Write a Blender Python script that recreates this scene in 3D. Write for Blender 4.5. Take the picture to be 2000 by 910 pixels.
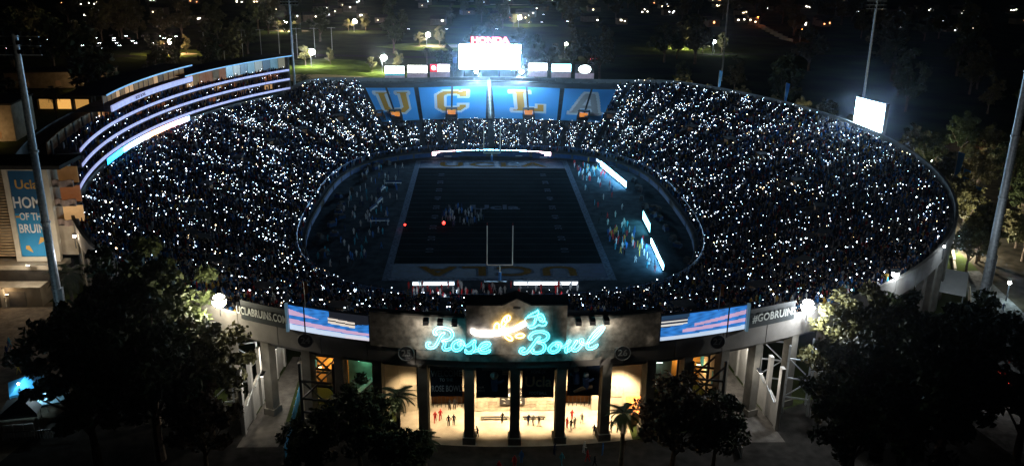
import bpy, bmesh, math, random
import numpy as np
from mathutils import Vector, Matrix
for o in list(bpy.data.objects): bpy.data.objects.remove(o)
rnd = random.Random(7)
S = bpy.context.scene
col = S.collection
PI = math.pi
# ---------------------------------------------------------------- camera
cam_d = bpy.data.cameras.new('camera'); cam = bpy.data.objects.new('camera', cam_d); col.objects.link(cam)
cam_d.sensor_width = 36; cam_d.lens = 36*1678.62/2000; cam_d.clip_start = 1; cam_d.clip_end = 8000
yaw, pit, rol = 0.0420715, 0.3197512, 0.0132263
fw = Vector((math.sin(yaw)*math.cos(pit), math.cos(yaw)*math.cos(pit), -math.sin(pit)))
rt = Vector((math.cos(yaw), -math.sin(yaw), 0)); up = rt.cross(fw)
r2 = rt*math.cos(rol)+up*math.sin(rol); u2 = up*math.cos(rol)-rt*math.sin(rol)
cam.matrix_world = Matrix(((r2.x,u2.x,-fw.x,-4.9034),(r2.y,u2.y,-fw.y,-234.196),(r2.z,u2.z,-fw.z,69.968),(0,0,0,1)))
S.camera = cam
# ---------------------------------------------------------------- night sky, moon
W = bpy.data.worlds.new('World'); S.world = W; W.use_nodes = True
nt = W.node_tree; bg = nt.nodes['Background']
sky = nt.nodes.new('ShaderNodeTexSky'); sky.sky_type = 'NISHITA'; sky.sun_disc = False
sky.sun_elevation = math.radians(2); sky.sun_rotation = math.radians(200)
nt.links.new(sky.outputs[0], bg.inputs[0]); bg.inputs[1].default_value = 0.0003
sun_d = bpy.data.lights.new('moon', 'SUN'); sun_d.energy = 0.001; sun_d.angle = math.radians(1); sun_d.color = (.75,.85,1)
sun = bpy.data.objects.new('moon', sun_d); col.objects.link(sun); sun.rotation_euler = (math.radians(40), 0, math.radians(-20))
S.view_settings.view_transform = 'Standard'; S.view_settings.look = 'None'; S.view_settings.exposure = 0; S.view_settings.gamma = 1
S.view_settings.use_curve_mapping = False
S.render.engine = 'CYCLES'
S.cycles.use_denoising = True; S.cycles.max_bounces = 4; S.cycles.diffuse_bounces = 2; S.cycles.glossy_bounces = 2
S.cycles.sample_clamp_indirect = 1.5; S.cycles.volume_bounces = 0; S.cycles.transparent_max_bounces = 6
S.cycles.caustics_reflective = False; S.cycles.caustics_refractive = False
S.render.filter_size = 1.7
# ---------------------------------------------------------------- helpers
MATS = {}
def mat(name, c=(.5,.5,.5), rough=.8, emit=None, es=1.0, var=.25, scale=.6, metal=0.0, attr=None, sample=True, bump=0.0, translucent=False):
    if name in MATS: return MATS[name]
    m = bpy.data.materials.new(name); m.use_nodes = True; MATS[name] = m
    n = m.node_tree; b = n.nodes['Principled BSDF']
    b.inputs['Specular IOR Level'].default_value = .5 if rough < .55 else (.25 if rough < .78 else (.04 if rough < .9 else 0.0))
    b.inputs['Roughness'].default_value = rough; b.inputs['Metallic'].default_value = metal
    if attr:
        a = n.nodes.new('ShaderNodeAttribute'); a.attribute_name = attr
        n.links.new(a.outputs['Color'], b.inputs['Base Color'])
        if emit:
            n.links.new(a.outputs['Color'], b.inputs['Emission Color']); b.inputs['Emission Strength'].default_value = es
    else:
        tc = n.nodes.new('ShaderNodeTexCoord'); nz = n.nodes.new('ShaderNodeTexNoise')
        nz.inputs['Scale'].default_value = scale; nz.inputs['Detail'].default_value = 6
        rp = n.nodes.new('ShaderNodeValToRGB')
        e = rp.color_ramp.elements
        e[0].position = .3; e[1].position = .7
        e[0].color = tuple(max(0, x*(1-var)) for x in c)+(1,); e[1].color = tuple(min(1, x*(1+var)) for x in c)+(1,)
        n.links.new(tc.outputs['Object'], nz.inputs['Vector']); n.links.new(nz.outputs[0], rp.inputs[0])
        n.links.new(rp.outputs[0], b.inputs['Base Color'])
        if bump:
            bp = n.nodes.new('ShaderNodeBump'); bp.inputs['Strength'].default_value = bump
            n.links.new(nz.outputs[0], bp.inputs['Height']); n.links.new(bp.outputs[0], b.inputs['Normal'])
        if emit:
            b.inputs['Emission Color'].default_value = tuple(emit)+(1,); b.inputs['Emission Strength'].default_value = es
    if not sample: m.cycles.emission_sampling = 'NONE'
    return m

def tag(o, label=None, cat=None, group=None, kind=None):
    if label: o['label'] = label
    if cat: o['category'] = cat
    if group: o['group'] = group
    if kind: o['kind'] = kind
    return o
def thing(name, label, cat, loc=(0,0,0), rz=0.0, group=None):
    o = bpy.data.objects.new(name, None); col.objects.link(o); o.location = loc; o.rotation_euler = (0,0,rz); o.empty_display_size = .2
    return tag(o, label, cat, group)
def link(name, me, parent=None, loc=None):
    o = bpy.data.objects.new(name, me); col.objects.link(o)
    if parent: o.parent = parent
    if loc: o.location = loc
    return o
def copy_tree(o, parent=None):
    c = o.copy(); col.objects.link(c); c.parent = parent
    for ch in o.children: copy_tree(ch, c)
    return c

class MB:
    def __init__(s): s.v = []; s.f = []; s.c = []
    def add(s, vs, fs, c=None):
        k = len(s.v); s.v += [tuple(p) for p in vs]; s.f += [tuple(i+k for i in f) for f in fs]
        if c is not None: s.c += [c]*len(fs)
        return s
    def box(s, x, y, z, sx, sy, sz, rz=0.0, c=None, tx=1.0):
        # centre x,y, bottom z; tx = taper of the top
        vs = []; co, si = math.cos(rz), math.sin(rz)
        for kz in (0, 1):
            q = tx if kz else 1
            for a, b in ((-1,-1),(1,-1),(1,1),(-1,1)):
                px, py = a*sx/2*q, b*sy/2*q
                vs.append((x+px*co-py*si, y+px*si+py*co, z+kz*sz))
        return s.add(vs, [(3,2,1,0),(4,5,6,7),(0,1,5,4),(1,2,6,5),(2,3,7,6),(3,0,4,7)], c)
    def beam(s, p, q, w, h=None, c=None):
        p, q = Vector(p), Vector(q); d = (q-p).normalized(); h = h or w
        r = d.cross(Vector((0,0,1)))
        if r.length < 1e-3: r = Vector((1,0,0))
        r.normalize(); u = r.cross(d)
        vs = [e+r*a*w/2+u*b*h/2 for e in (p, q) for a, b in ((-1,-1),(1,-1),(1,1),(-1,1))]
        return s.add(vs, [(3,2,1,0),(4,5,6,7),(0,1,5,4),(1,2,6,5),(2,3,7,6),(3,0,4,7)], c)
    def tube(s, path, r, n=6, closed=False, caps=True):
        P = [Vector(p) for p in path]; m = len(P); k0 = len(s.v)
        R = r if isinstance(r, (list, tuple)) else [r]*m
        ref = None
        for i in range(m):
            a = P[i-1] if (i > 0 or closed) else P[i]; b = P[(i+1) % m] if (i < m-1 or closed) else P[i]
            d = (b-a)
            d = d.normalized() if d.length > 1e-6 else Vector((0,0,1))
            if ref is None:
                ref = d.cross(Vector((0,0,1)))
                if ref.length < .1: ref = d.cross(Vector((1,0,0)))
            x = (ref-d*ref.dot(d)).normalized(); y = d.cross(x); ref = x
            for j in range(n):
                t = 2*PI*j/n; s.v.append(tuple(P[i]+(x*math.cos(t)+y*math.sin(t))*R[i]))
        for i in range(m if closed else m-1):
            for j in range(n):
                a = k0+i*n+j; b = k0+i*n+(j+1) % n; c = k0+((i+1) % m)*n+(j+1) % n; d = k0+((i+1) % m)*n+j
                s.f.append((a,b,c,d))
        if caps and not closed:
            s.f.append(tuple(k0+j for j in range(n-1,-1,-1))); s.f.append(tuple(k0+(m-1)*n+j for j in range(n)))
        return s
    def lathe(s, prof, x=0, y=0, z=0, n=12):
        return s.tube([(x,y,z+h) for r, h in prof], [max(r,.001) for r, h in prof], n)
    def prism(s, poly, z0, z1):
        n = len(poly); vs = [(p[0],p[1],z0) for p in poly]+[(p[0],p[1],z1) for p in poly]
        return s.add(vs, [tuple(range(n-1,-1,-1)), tuple(range(n,2*n))]+[(i,(i+1) % n,n+(i+1) % n,n+i) for i in range(n)])
    def ball(s, x, y, z, r, c=None, sz=1.0):
        return s.add([(x+r,y,z),(x,y+r,z),(x-r,y,z),(x,y-r,z),(x,y,z+r*sz),(x,y,z-r*sz)],
            [(0,1,4),(1,2,4),(2,3,4),(3,0,4),(1,0,5),(2,1,5),(3,2,5),(0,3,5)], c)
    def sphere(s, x, y, z, r, n=10, m=6, sz=1.0):
        return s.lathe([(r*math.sin(PI*i/m), -r*sz*math.cos(PI*i/m)) for i in range(m+1)], x, y, z, n)
    def build(s, name, m=None, parent=None, smooth=False, loc=None):
        me = bpy.data.meshes.new(name); me.from_pydata(s.v, [], s.f)
        if m: me.materials.append(m)
        if s.c:
            ca = me.color_attributes.new('Col', 'FLOAT_COLOR', 'CORNER'); arr = []
            for f, c in zip(s.f, s.c): arr += (list(c)+[1.0])*len(f)
            ca.data.foreach_set('color', arr)
        if smooth: me.polygons.foreach_set('use_smooth', [True]*len(me.polygons))
        me.update()
        return link(name, me, parent, loc)
def text_mesh(t, size, m, bold=0.0, depth=.04, sx=1.0, align='CENTER', spacing=1.0):
    cu = bpy.data.curves.new('lettering', 'FONT'); cu.body = t; cu.size = size; cu.extrude = depth; cu.offset = bold*size
    cu.align_x = align; cu.align_y = 'CENTER'; cu.resolution_u = 3; cu.space_character = spacing
    ob = bpy.data.objects.new('lettering', cu); col.objects.link(ob)
    dg = bpy.context.evaluated_depsgraph_get(); me = bpy.data.meshes.new_from_object(ob.evaluated_get(dg))
    bpy.data.objects.remove(ob); bpy.data.curves.remove(cu)
    for v in me.vertices: v.co.x *= sx
    me.materials.clear(); me.materials.append(m)
    return me
def put_text(name, t, size, m, M, parent=None, **k):
    o = link(name, text_mesh(t, size, m, **k), parent); o.matrix_local = M; return o
def face_M(pos, nx, ny):
    # upright board whose outward normal is (nx,ny): local x right as read, y up, z outward
    n = Vector((nx,ny,0)).normalized(); r = Vector((-n.y,n.x,0)); u = Vector((0,0,1))
    return Matrix(((r.x,u.x,n.x,pos[0]),(r.y,u.y,n.y,pos[1]),(r.z,u.z,n.z,pos[2]),(0,0,0,1)))
def lamp_light(name, loc, energy, color, parent=None, radius=.3, spot=None, aim=None):
    d = bpy.data.lights.new(name, 'SPOT' if spot else 'POINT'); d.energy = energy; d.color = color; d.shadow_soft_size = radius
    o = bpy.data.objects.new(name, d); col.objects.link(o); o.location = loc
    if spot:
        d.spot_size = math.radians(spot); d.spot_blend = .6
        o.rotation_euler = (Vector(aim)-Vector(loc)).to_track_quat('-Z', 'Y').to_euler()
    if parent: o.parent = parent
    return o
# ---------------------------------------------------------------- bowl geometry
GZ = 7.2                                     # level of the ground outside, field = 0
A0, B0, A1, B1 = 63.0, 51.0, 134.0, 108.0
def sgp(v, p): return math.copysign(abs(v)**p, v)
def inner(t): return ((B0 if math.cos(t) > 0 else 49.0)*sgp(math.cos(t), 2/3), (A0 if math.sin(t) > 0 else 71.0)*sgp(math.sin(t), 2/3))
BW = 98.5                                    # the west side is cut off by the pavilion
def outer(t, d=0.0):
    c = math.cos(t); return (((B1 if c > 0 else BW)+d)*c, (A1+d)*math.sin(t))
def rimz(t):
    k = min(1, max(0, (math.sin(t)-.72)/.28)); z = 21.5-4*k*k*(3-2*k)
    if math.cos(t) < 0:                       # lower under the west pavilion
        w = min(1, max(0, (math.sin(t)+.50)/.12))*min(1, max(0, (.72-math.sin(t))/.12)); z -= 3.4*w*w*(3-2*w)
    return z
def bowl(t, s):
    i, o = inner(t), outer(t)
    return (i[0]+(o[0]-i[0])*s, i[1]+(o[1]-i[1])*s, 1.8+(rimz(t)-1.0-1.8)*s**1.12)
def yrim(x, d=0.0): return -(A1+d)*math.sqrt(max(0, 1-(x/((B1 if x > 0 else BW)+d))**2))
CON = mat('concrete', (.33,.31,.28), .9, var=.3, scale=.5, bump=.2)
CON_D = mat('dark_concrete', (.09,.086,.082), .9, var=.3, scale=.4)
STEEL = mat('galvanised_steel', (.42,.45,.48), .5, metal=.3, scale=2)
DARKM = mat('dark_metal', (.05,.05,.055), .5, metal=.4)
WHITE = mat('white_paint', (.75,.75,.74), .6, var=.08)
PRINT = mat('printed_colour', attr='Col', rough=.6)
# ================================================================ the setting
def ring_sheet(name, ds, zf, m, n=96):
    b = MB()
    for d in ds:
        for k in range(n):
            t = 2*PI*k/n; x, y = outer(t, d); b.v.append((x, y, zf(x, y, d)))
    for i in range(len(ds)-1):
        for k in range(n): b.f.append((i*n+k, (i+1)*n+k, (i+1)*n+(k+1) % n, i*n+(k+1) % n))
    o = b.build(name, m); o['kind'] = 'structure'; return o
GRASS = mat('night_grass', (.03,.04,.014), .95, var=.6, scale=.05)
ring_sheet('ground', (-28,-10,0,6,14,30,60,110,180,300,500,900,1600,2400), lambda x,y,d: GZ, GRASS)
ASPH = mat('asphalt', (.032,.03,.028), .9, var=.35, scale=.8)
PAVE = mat('plaza_paving', (.34,.30,.25), .85, var=.18, scale=.7)
def sheet(name, poly, z, m):
    o = MB().add([(x,y,z) for x, y in poly], [tuple(range(len(poly)))]).build(name, m); o['kind'] = 'structure'; return o
# entrance plaza under and before the south columns, edged by a step
pl = [(x, yrim(x, .9)) for x in np.linspace(-16, 16, 17)]
sheet('entrance_plaza', pl+[(16,-118),(-16,-118)], GZ+.02, PAVE)
fc = [(x, yrim(x, .92)) for x in np.linspace(-62, 62, 41)]
sheet('forecourt_pavement', [(-75,-190),(75,-190)]+fc[::-1], GZ+.006, ASPH)
sheet('east_plaza_pavement', [(75,-190),(150,-150),(135,-70),(97,-70),(84,-95),(62,-117)], GZ+.007, mat('pale_asphalt',(.12,.12,.12),.95,var=.4,scale=1.2))
sheet('west_plaza_pavement', [(-75,-190),(-62,-117),(-70,-102),(-80,-85),(-130,-85),(-140,-170)], GZ+.008, mat('warm_asphalt',(.13,.105,.08),.95,var=.35,scale=.9))
for nm, pts, w in (('park_road', [(-330,250),(-150,300),(0,285),(160,320),(340,300)], 9), ('hill_road', [(150,480),(230,430),(330,400)], 8), ('park_road', [(-330,480),(-100,470),(90,520),(200,560)], 10)):
    b = MB(); P = [Vector((x,y,0)) for x, y in pts]
    for i, p in enumerate(P):
        d = (P[min(i+1,len(P)-1)]-P[max(i-1,0)]).normalized(); n = Vector((-d.y,d.x,0))
        b.v += [tuple(p+n*w/2+Vector((0,0,GZ+.012))), tuple(p-n*w/2+Vector((0,0,GZ+.012)))]
    b.f = [(2*i,2*i+1,2*i+3,2*i+2) for i in range(len(P)-1)]
    b.build(nm, ASPH)['kind'] = 'structure'
# ---------------------------------------------------------------- playing field
NA = 96
ap = MB().add([inner(2*PI*k/NA)+(-.01,) for k in range(NA)], [tuple(range(NA))])
ap.build('sideline_ground', mat('sideline_turf', (.035,.045,.055), .9, var=.4, scale=.4))['kind'] = 'structure'
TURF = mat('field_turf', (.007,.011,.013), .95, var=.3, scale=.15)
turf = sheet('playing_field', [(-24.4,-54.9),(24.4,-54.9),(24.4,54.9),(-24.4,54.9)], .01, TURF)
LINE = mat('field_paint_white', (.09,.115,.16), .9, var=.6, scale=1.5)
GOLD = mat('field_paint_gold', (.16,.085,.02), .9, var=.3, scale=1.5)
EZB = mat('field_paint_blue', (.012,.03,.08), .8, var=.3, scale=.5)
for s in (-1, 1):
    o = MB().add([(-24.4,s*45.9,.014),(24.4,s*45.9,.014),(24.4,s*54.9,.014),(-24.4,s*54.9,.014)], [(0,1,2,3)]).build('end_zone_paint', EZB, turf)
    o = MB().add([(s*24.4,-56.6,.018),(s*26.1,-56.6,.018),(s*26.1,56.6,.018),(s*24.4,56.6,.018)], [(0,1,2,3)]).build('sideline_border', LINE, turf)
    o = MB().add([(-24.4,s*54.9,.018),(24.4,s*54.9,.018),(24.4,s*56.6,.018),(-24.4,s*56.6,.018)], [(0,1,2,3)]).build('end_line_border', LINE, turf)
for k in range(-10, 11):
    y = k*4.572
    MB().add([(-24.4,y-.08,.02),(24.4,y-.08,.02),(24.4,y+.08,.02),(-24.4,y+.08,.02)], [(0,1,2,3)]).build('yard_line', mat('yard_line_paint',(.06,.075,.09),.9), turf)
NUMP = mat('field_number_paint', (.08,.10,.14), .9)
for k, t in enumerate(('1 0','2 0','3 0','4 0','5 0','4 0','3 0','2 0','1 0')):
    y = (k-4)*9.144
    for s in (-1, 1):
        M = Matrix.Translation((s*16.5, y, .024)) @ Matrix.Rotation(-s*PI/2 if s < 0 else PI/2, 4, 'Z')
        put_text('yard_number', t, 2.6, NUMP, M, turf, depth=.002, bold=.02)
for s, rot in ((-1, PI), (1, 0)):
    for gm, bo, zz in ((LINE, .065, .026), (GOLD, .02, .031)):
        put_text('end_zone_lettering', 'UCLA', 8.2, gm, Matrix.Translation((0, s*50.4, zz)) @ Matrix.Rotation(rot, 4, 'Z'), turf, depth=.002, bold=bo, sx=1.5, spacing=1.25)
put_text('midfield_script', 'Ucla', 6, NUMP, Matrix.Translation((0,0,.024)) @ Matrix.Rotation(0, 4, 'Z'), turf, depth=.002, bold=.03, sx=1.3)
# goal posts
for s, lb in ((-1, 'white goal post with blue padded stem in the end zone nearest the neon sign'), (1, 'white goal post standing before the lit ribbon board under the video screen')):
    g = thing('goal_post', lb, 'goal post', (0, s*56.4, 0), 0, 'goal posts')
    MB().lathe([(.32,0),(.32,1.9),(.3,1.95)], n=12).build('stem_pad', mat('blue_padding',(.04,.2,.5),.6), g)
    gp = mat('goal_post_paint', (.88,.86,.72), .6, var=.03)
    MB().tube([(0,0,1.9),(0,-s*.05,2.6),(0,-s*.6,3.0),(0,-s*1.5,3.05)], .12, 8).build('gooseneck', gp, g)
    MB().tube([(-2.9,-s*1.5,3.05),(2.9,-s*1.5,3.05)], .13, 8).build('crossbar', gp, g)
    for q in (-1, 1):
        u = MB().tube([(q*2.82,-s*1.5,3.05),(q*2.82,-s*1.5,12.2)], .11, 8).build('upright', gp, g)
        MB().box(q*2.82,-s*1.5,12.2,.06,.02,.7).build('wind_ribbon', mat('red_ribbon',(.6,.08,.05),.7), u)
# ---------------------------------------------------------------- the stadium and its stands
stad = thing('stadium', 'huge oval open-air stadium bowl of concrete stands around the dark field', 'stadium')
NR, NT = 74, 288
b = MB()
ring = []
for r in range(NR+1):
    s = r/NR
    for k in range(NT):
        t = 2*PI*k/NT; x, y, z = bowl(t, s); zp = bowl(t, max(0, s-1/NR))[2]
        b.v.append((x, y, zp)); 
    for k in range(NT):
        t = 2*PI*k/NT; x, y, z = bowl(t, s); b.v.append((x, y, z))
for i in range(2*(NR+1)-1):
    if i == 0: continue
    for k in range(NT): b.f.append((i*NT+k, (i+1)*NT+k, (i+1)*NT+(k+1) % NT, i*NT+(k+1) % NT))
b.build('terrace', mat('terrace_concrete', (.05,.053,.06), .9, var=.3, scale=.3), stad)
# wall round the field with padded banner panels
def arc_wall(t0, t1, fn, z0, z1, th, n=8, fz=None):
    q = MB(); 
    for i in range(n+1):
        t = t0+(t1-t0)*i/n; x, y = fn(t, 0); x2, y2 = fn(t, th); a = z0(t) if callable(z0) else z0; c = z1(t) if callable(z1) else z1
        q.v += [(x,y,a),(x,y,c),(x2,y2,c),(x2,y2,a)]
    for i in range(n):
        k = 4*i
        for j in range(4): q.f.append((k+j, k+4+j, k+4+(j+1) % 4, k+(j+1) % 4))
    q.f += [(0,1,2,3), (4*n+3,4*n+2,4*n+1,4*n)]
    return q
def inn(t, d):
    x, y = inner(t); r = math.hypot(x, y); return (x*(1+d/r), y*(1+d/r))
arc_wall(0, 2*PI, lambda t, d: inn(t, d-.25), 0, 1.8, .5, 128).build('field_wall', CON_D, stad)
PADB = mat('blue_banner_pad', (.012,.05,.15), .6, var=.3)
for k in range(44):
    t = 2*PI*(k+.06)/44; t2 = 2*PI*(k+.94)/44
    arc_wall(t, t2, lambda t, d: inn(t, -.4-d), .15, 1.5, .08, 4).build('banner_panel', PADB, stad)
# rail fence at the walkway behind the first rows (blue fences seen on both sides)
RAILB = mat('walkway_rail_blue', (.06,.15,.36), .5, var=.3)
def bw(t, s, dz=0.0):
    x, y, z = bowl(t, s); return (x, y, z+dz)
for k in range(56):
    t0, t1 = 2*PI*(k+.04)/56, 2*PI*(k+.96)/56
    q = MB()
    for dz in (.9, 1.35): q.tube([bw(t0+(t1-t0)*i/3, .035, dz) for i in range(4)], .07, 4)
    for i in range(4): q.beam(bw(t0+(t1-t0)*i/3, .035, .1), bw(t0+(t1-t0)*i/3, .035, 1.35), .08)
    q.build('walkway_rail', RAILB, stad)
# rim beam + parapet + columns
RIM = mat('rim_concrete', (.17,.16,.15), .9, var=.25, scale=.3, bump=.25)
NP = 96
for k in range(NP):
    t0, t1 = 2*PI*k/NP+.0006, 2*PI*(k+1)/NP-.0006
    arc_wall(t0, t1, lambda t, d: outer(t, d), lambda t: rimz(t)-2.9, lambda t: rimz(t)+.3, .55, 2).build('parapet_panel', RIM, stad)
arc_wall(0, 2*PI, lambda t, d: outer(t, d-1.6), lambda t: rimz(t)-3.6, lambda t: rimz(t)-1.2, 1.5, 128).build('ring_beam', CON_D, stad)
COLM = mat('column_concrete', (.16,.15,.13), .9, var=.3, scale=.5, bump=.2)
colx = [-57.5,-51.8,-45.8,-39.8,-33.8,-27.8,-23.2,-18,-12,-6,0,6,12,18,23.2,28.6,33.8,39.8,45.8,51.8,57.5]
for x in colx:
    y = yrim(x, -.35); t = math.atan2(y, x)
    rz = math.atan2(-A1*math.cos(math.asin(min(1,abs(x)/B1)))*0, 1) + math.copysign(math.atan(abs(x)*A1/B1/B1/math.sqrt(1-(x/B1)**2)), x)
    c = MB().box(x, y, GZ, 1.25, 1.5, 11.6, rz).build('column', COLM, stad)
    MB().box(x, y, GZ+.005, 1.7, 1.95, 1.0, rz).build('plinth', COLM, c)
for k in range(40):
    t = -PI/2+2*PI*(k+.5)/62
    for s in (1, -1):
        tt = -PI/2+s*(math.radians(36)+2*PI*(k+.5)/110)
        if k > 36: continue
        x, y = outer(tt, -.4)
        MB().box(x, y, GZ, 1.2, 1.2, rimz(tt)-GZ-2.9, tt).build('column', COLM, stad)
# radial girders under the stands seen between the columns
for x in colx:
    y = yrim(x, -1.2); d = Vector((-x*.35, -y, 0)).normalized()
    p = Vector((x,y,18.2)); q = p+d*20+Vector((0,0,-5.5))
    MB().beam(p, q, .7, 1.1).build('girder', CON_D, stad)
# ---------------------------------------------------------------- sections left empty, portals
TN = [-41.5,-30,-15.5,0,15.5,30,41.5]
def xs(t, s): return bowl(t, s)[0]
def t_north(x, s=.88):
    lo, hi = math.radians(20), math.radians(160)
    for _ in range(40):
        m = (lo+hi)/2
        if xs(m, s) > x: lo = m
        else: hi = m
    return (lo+hi)/2
TL, TR = t_north(-49), t_north(50.5)
portals = [(t_north(x), .45) for x in (-41.5,-15.5,15.5,41.5)]
for k in range(24):
    t = math.radians(115)+ (2*PI-math.radians(50))*(k+.5)/24
    portals.append((t, .45))
def side_of(t):
    t = t % (2*PI); d = math.degrees(t)
    return 'by the lettered stand, screen side' if d < 75 and d > 45 else 'by the lettered stand, pavilion side' if 105 < d < 137 else 'under the pavilion decks' if 137 <= d < 207 else 'above the web address banner' if 207 <= d < 258 else 'behind the sign wall' if 258 <= d < 282 else 'above the hashtag banner' if 282 <= d < 330 else 'below the east rim screen'
PORT = mat('portal_concrete', (.08,.08,.085), .9)
GLOWO = mat('tunnel_glow', (.5,.3,.1), .9, emit=(1,.33,.06), es=.7, sample=False)
GLOWD = mat('dim_tunnel_glow', (.2,.15,.1), .9, emit=(1,.45,.15), es=.02, sample=False)
for i, (t, s) in enumerate(portals):
    x, y, z = bowl(t, s); x2, y2, z2 = bowl(t, s+.085)
    d = Vector((x2-x, y2-y, 0)).normalized(); rz = math.atan2(d.y, d.x)
    n = i < 4
    o = thing('tunnel_portal', 'concrete tunnel mouth glowing orange at the foot of the lettered stand' if n else 'small concrete stairway portal opening among crowded rows '+side_of(t), 'portal', (x,y,z), rz, 'lit tunnel mouths under the letters' if n else 'stairway portals around the bowl')
    w = 3.8 if n else 3.0; L = 6.0
    for sgn in (-1, 1):
        MB().add([(0,sgn*w/2,-.3),(L,sgn*w/2,-.3),(L,sgn*w/2,2.74),(0,sgn*w/2,1.3),(0,sgn*(w/2+.3),-.3),(L,sgn*(w/2+.3),-.3),(L,sgn*(w/2+.3),2.74),(0,sgn*(w/2+.3),1.3)],
          [(0,1,2,3),(4,7,6,5),(0,3,7,4),(1,5,6,2),(3,2,6,7),(0,4,5,1)]).build('side_wall', PORT, o)
    MB().box(L-1.4, 0, 2.75, 3.0, w+.6, .3).build('roof_slab', PORT, o)
    MB().box(L/2, 0, -.25, L, w, .3).build('landing', CON_D, o)
    MB().box(L-2.6, 0, .7, .1, w-.8, 1.6).build('lit_opening', GLOWO if n else GLOWD, o)  # glowing panel stands in for the lamp-lit tunnel behind it
# lettered benches on the north stand: colour of every bench slab is the paint of the letters
LET = {'U':[(0,12),(4,12),(4,10.6),(3.2,10.6),(3.2,3.6),(4,2.6),(6,2.6),(6.8,3.6),(6.8,10.6),(6,10.6),(6,12),(10,12),(10,10.6),(9.4,10.6),(9.4,2.4),(7.4,0),(2.6,0),(.6,2.4),(.6,10.6),(0,10.6)],
 'C':[(2.4,0),(7.6,0),(9.6,2.2),(9.6,4.4),(6.8,4.4),(6.8,3),(6.2,2.6),(3.8,2.6),(3.2,3.2),(3.2,8.8),(3.8,9.4),(6.2,9.4),(6.8,8.9),(6.8,7.8),(9.6,7.8),(9.6,12),(7.8,12),(7.4,11.4),(6.6,12),(2.4,12),(.4,9.8),(.4,2.2)],
 'L':[(0,0),(10,0),(10,4.6),(7.4,4.6),(7.4,2.6),(4.4,2.6),(4.4,10.4),(5.8,10.4),(5.8,12),(0,12),(0,10.4),(1.4,10.4),(1.4,1.6),(0,1.6)],
 'A':[(0,0),(4,0),(4,1.5),(3.3,1.5),(3.7,3),(6.3,3),(6.7,1.5),(6,1.5),(6,0),(10,0),(10,1.5),(9.4,1.5),(6.6,12),(3.4,12),(.6,1.5),(0,1.5)]}
HOLE = [(4.2,5),(5.8,5),(5,8.4)]
def inpoly(x, y, P):
    r = False; j = len(P)-1
    for i in range(len(P)):
        if (P[i][1] > y) != (P[j][1] > y) and x < (P[j][0]-P[i][0])*(y-P[i][1])/(P[j][1]-P[i][1])+P[i][0]: r = not r
        j = i
    return r
def edged(x, y, P):
    m = 9
    for i in range(len(P)):
        ax, ay = P[i-1]; bx, by = P[i]; dx, dy = bx-ax, by-ay; L2 = dx*dx+dy*dy
        k = max(0, min(1, ((x-ax)*dx+(y-ay)*dy)/L2)); m = min(m, math.hypot(x-ax-k*dx, y-ay-k*dy))
    return m
letters = [('U',-40,13.5),('C',-15.5,15),('L',15.5,15),('A',41.5,15)]
S0, S1 = .44, .90
BENCH = mat('bench_paint', attr='Col', rough=.92)
segs = [(-49,-41.9),(-41.1,-30.9),(-29.1,-15.9),(-15.1,-1.2),(1.2,15.1),(15.9,29.1),(30.9,41.1),(41.9,50.5)]
for si, (xa, xb) in enumerate(segs):
    q = MB(); ncx = int((xb-xa)/.3)
    r0, r1 = int(S0*NR), int(S1*NR)
    for r in range(r0, r1):
        for c in range(ncx):
            X0, X1 = xa+(xb-xa)*c/ncx, xa+(xb-xa)*(c+1)/ncx

            cx = (X0+X1)/2; v = (r+.5-r0)/(r1-r0)
            colr = (.10,.42,.84)
            for ch, lx, lw in letters:
                px = (cx-lx)/lw*10+5; py = (v-.2)/.68*12
                if -1 < px < 11 and -1 < py < 13:
                    P = LET[ch]; ins = inpoly(px, py, P) and not (ch == 'A' and inpoly(px, py, HOLE))
                    e = edged(px, py, P)
                    if ch == 'A': e = min(e, edged(px, py, HOLE))
                    if e < .42: colr = (.8,.8,.82)
                    elif ins: colr = (.75,.36,.06) if ch != 'A' else (.5,.46,.45)
            q.c += [colr]
            q.f.append((r, c))
    # vertices: bench top per row
    me_v = []; fs = []; cs = []
    tcol = [t_north(xa+(xb-xa)*c/ncx) for c in range(ncx+1)]
    k = 0
    for r in range(r0, r1):
        for c in range(ncx):
            if r/NR < .50 and min(abs(xa+(xb-xa)*(c+.5)/ncx-q_) for q_ in (-41.5,-15.5,15.5,41.5)) < 2.9: k += 1; continue
            pa = [bowl(tcol[c], r/NR+.002), bowl(tcol[c+1], r/NR+.002), bowl(tcol[c+1], (r+.8)/NR), bowl(tcol[c], (r+.8)/NR)]
            z = pa[0][2]; j = len(me_v)
            me_v += [(p[0],p[1],z+.42) for p in pa]+[(pa[0][0],pa[0][1],z+.02),(pa[1][0],pa[1][1],z+.02)]
            fs += [(j,j+1,j+2,j+3),(j+4,j+5,j+1,j)]; cs += [q.c[k], q.c[k]]; k += 1
    m = MB(); m.v = me_v; m.f = fs; m.c = cs
    m.build('painted_bench_block', BENCH, stad)
# aisle stairs with handrail in the middle of the lettered stand
st = MB()
for r in range(int(S0*NR), NR):
    x, y, z = bowl(PI/2, r/NR); st.box(x, y+.5, z-.3, 1.6, .45, .55)
st.build('stair_flight', CON, stad)
st = MB(); st.tube([bw(PI/2, S0+(1-S0)*i/10, 1.0) for i in range(11)], .05, 5)
for i in range(11): st.beam(bw(PI/2, S0+(1-S0)*i/10, 0), bw(PI/2, S0+(1-S0)*i/10, 1.0), .06)
st.build('stair_handrail', STEEL, stad)
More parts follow.
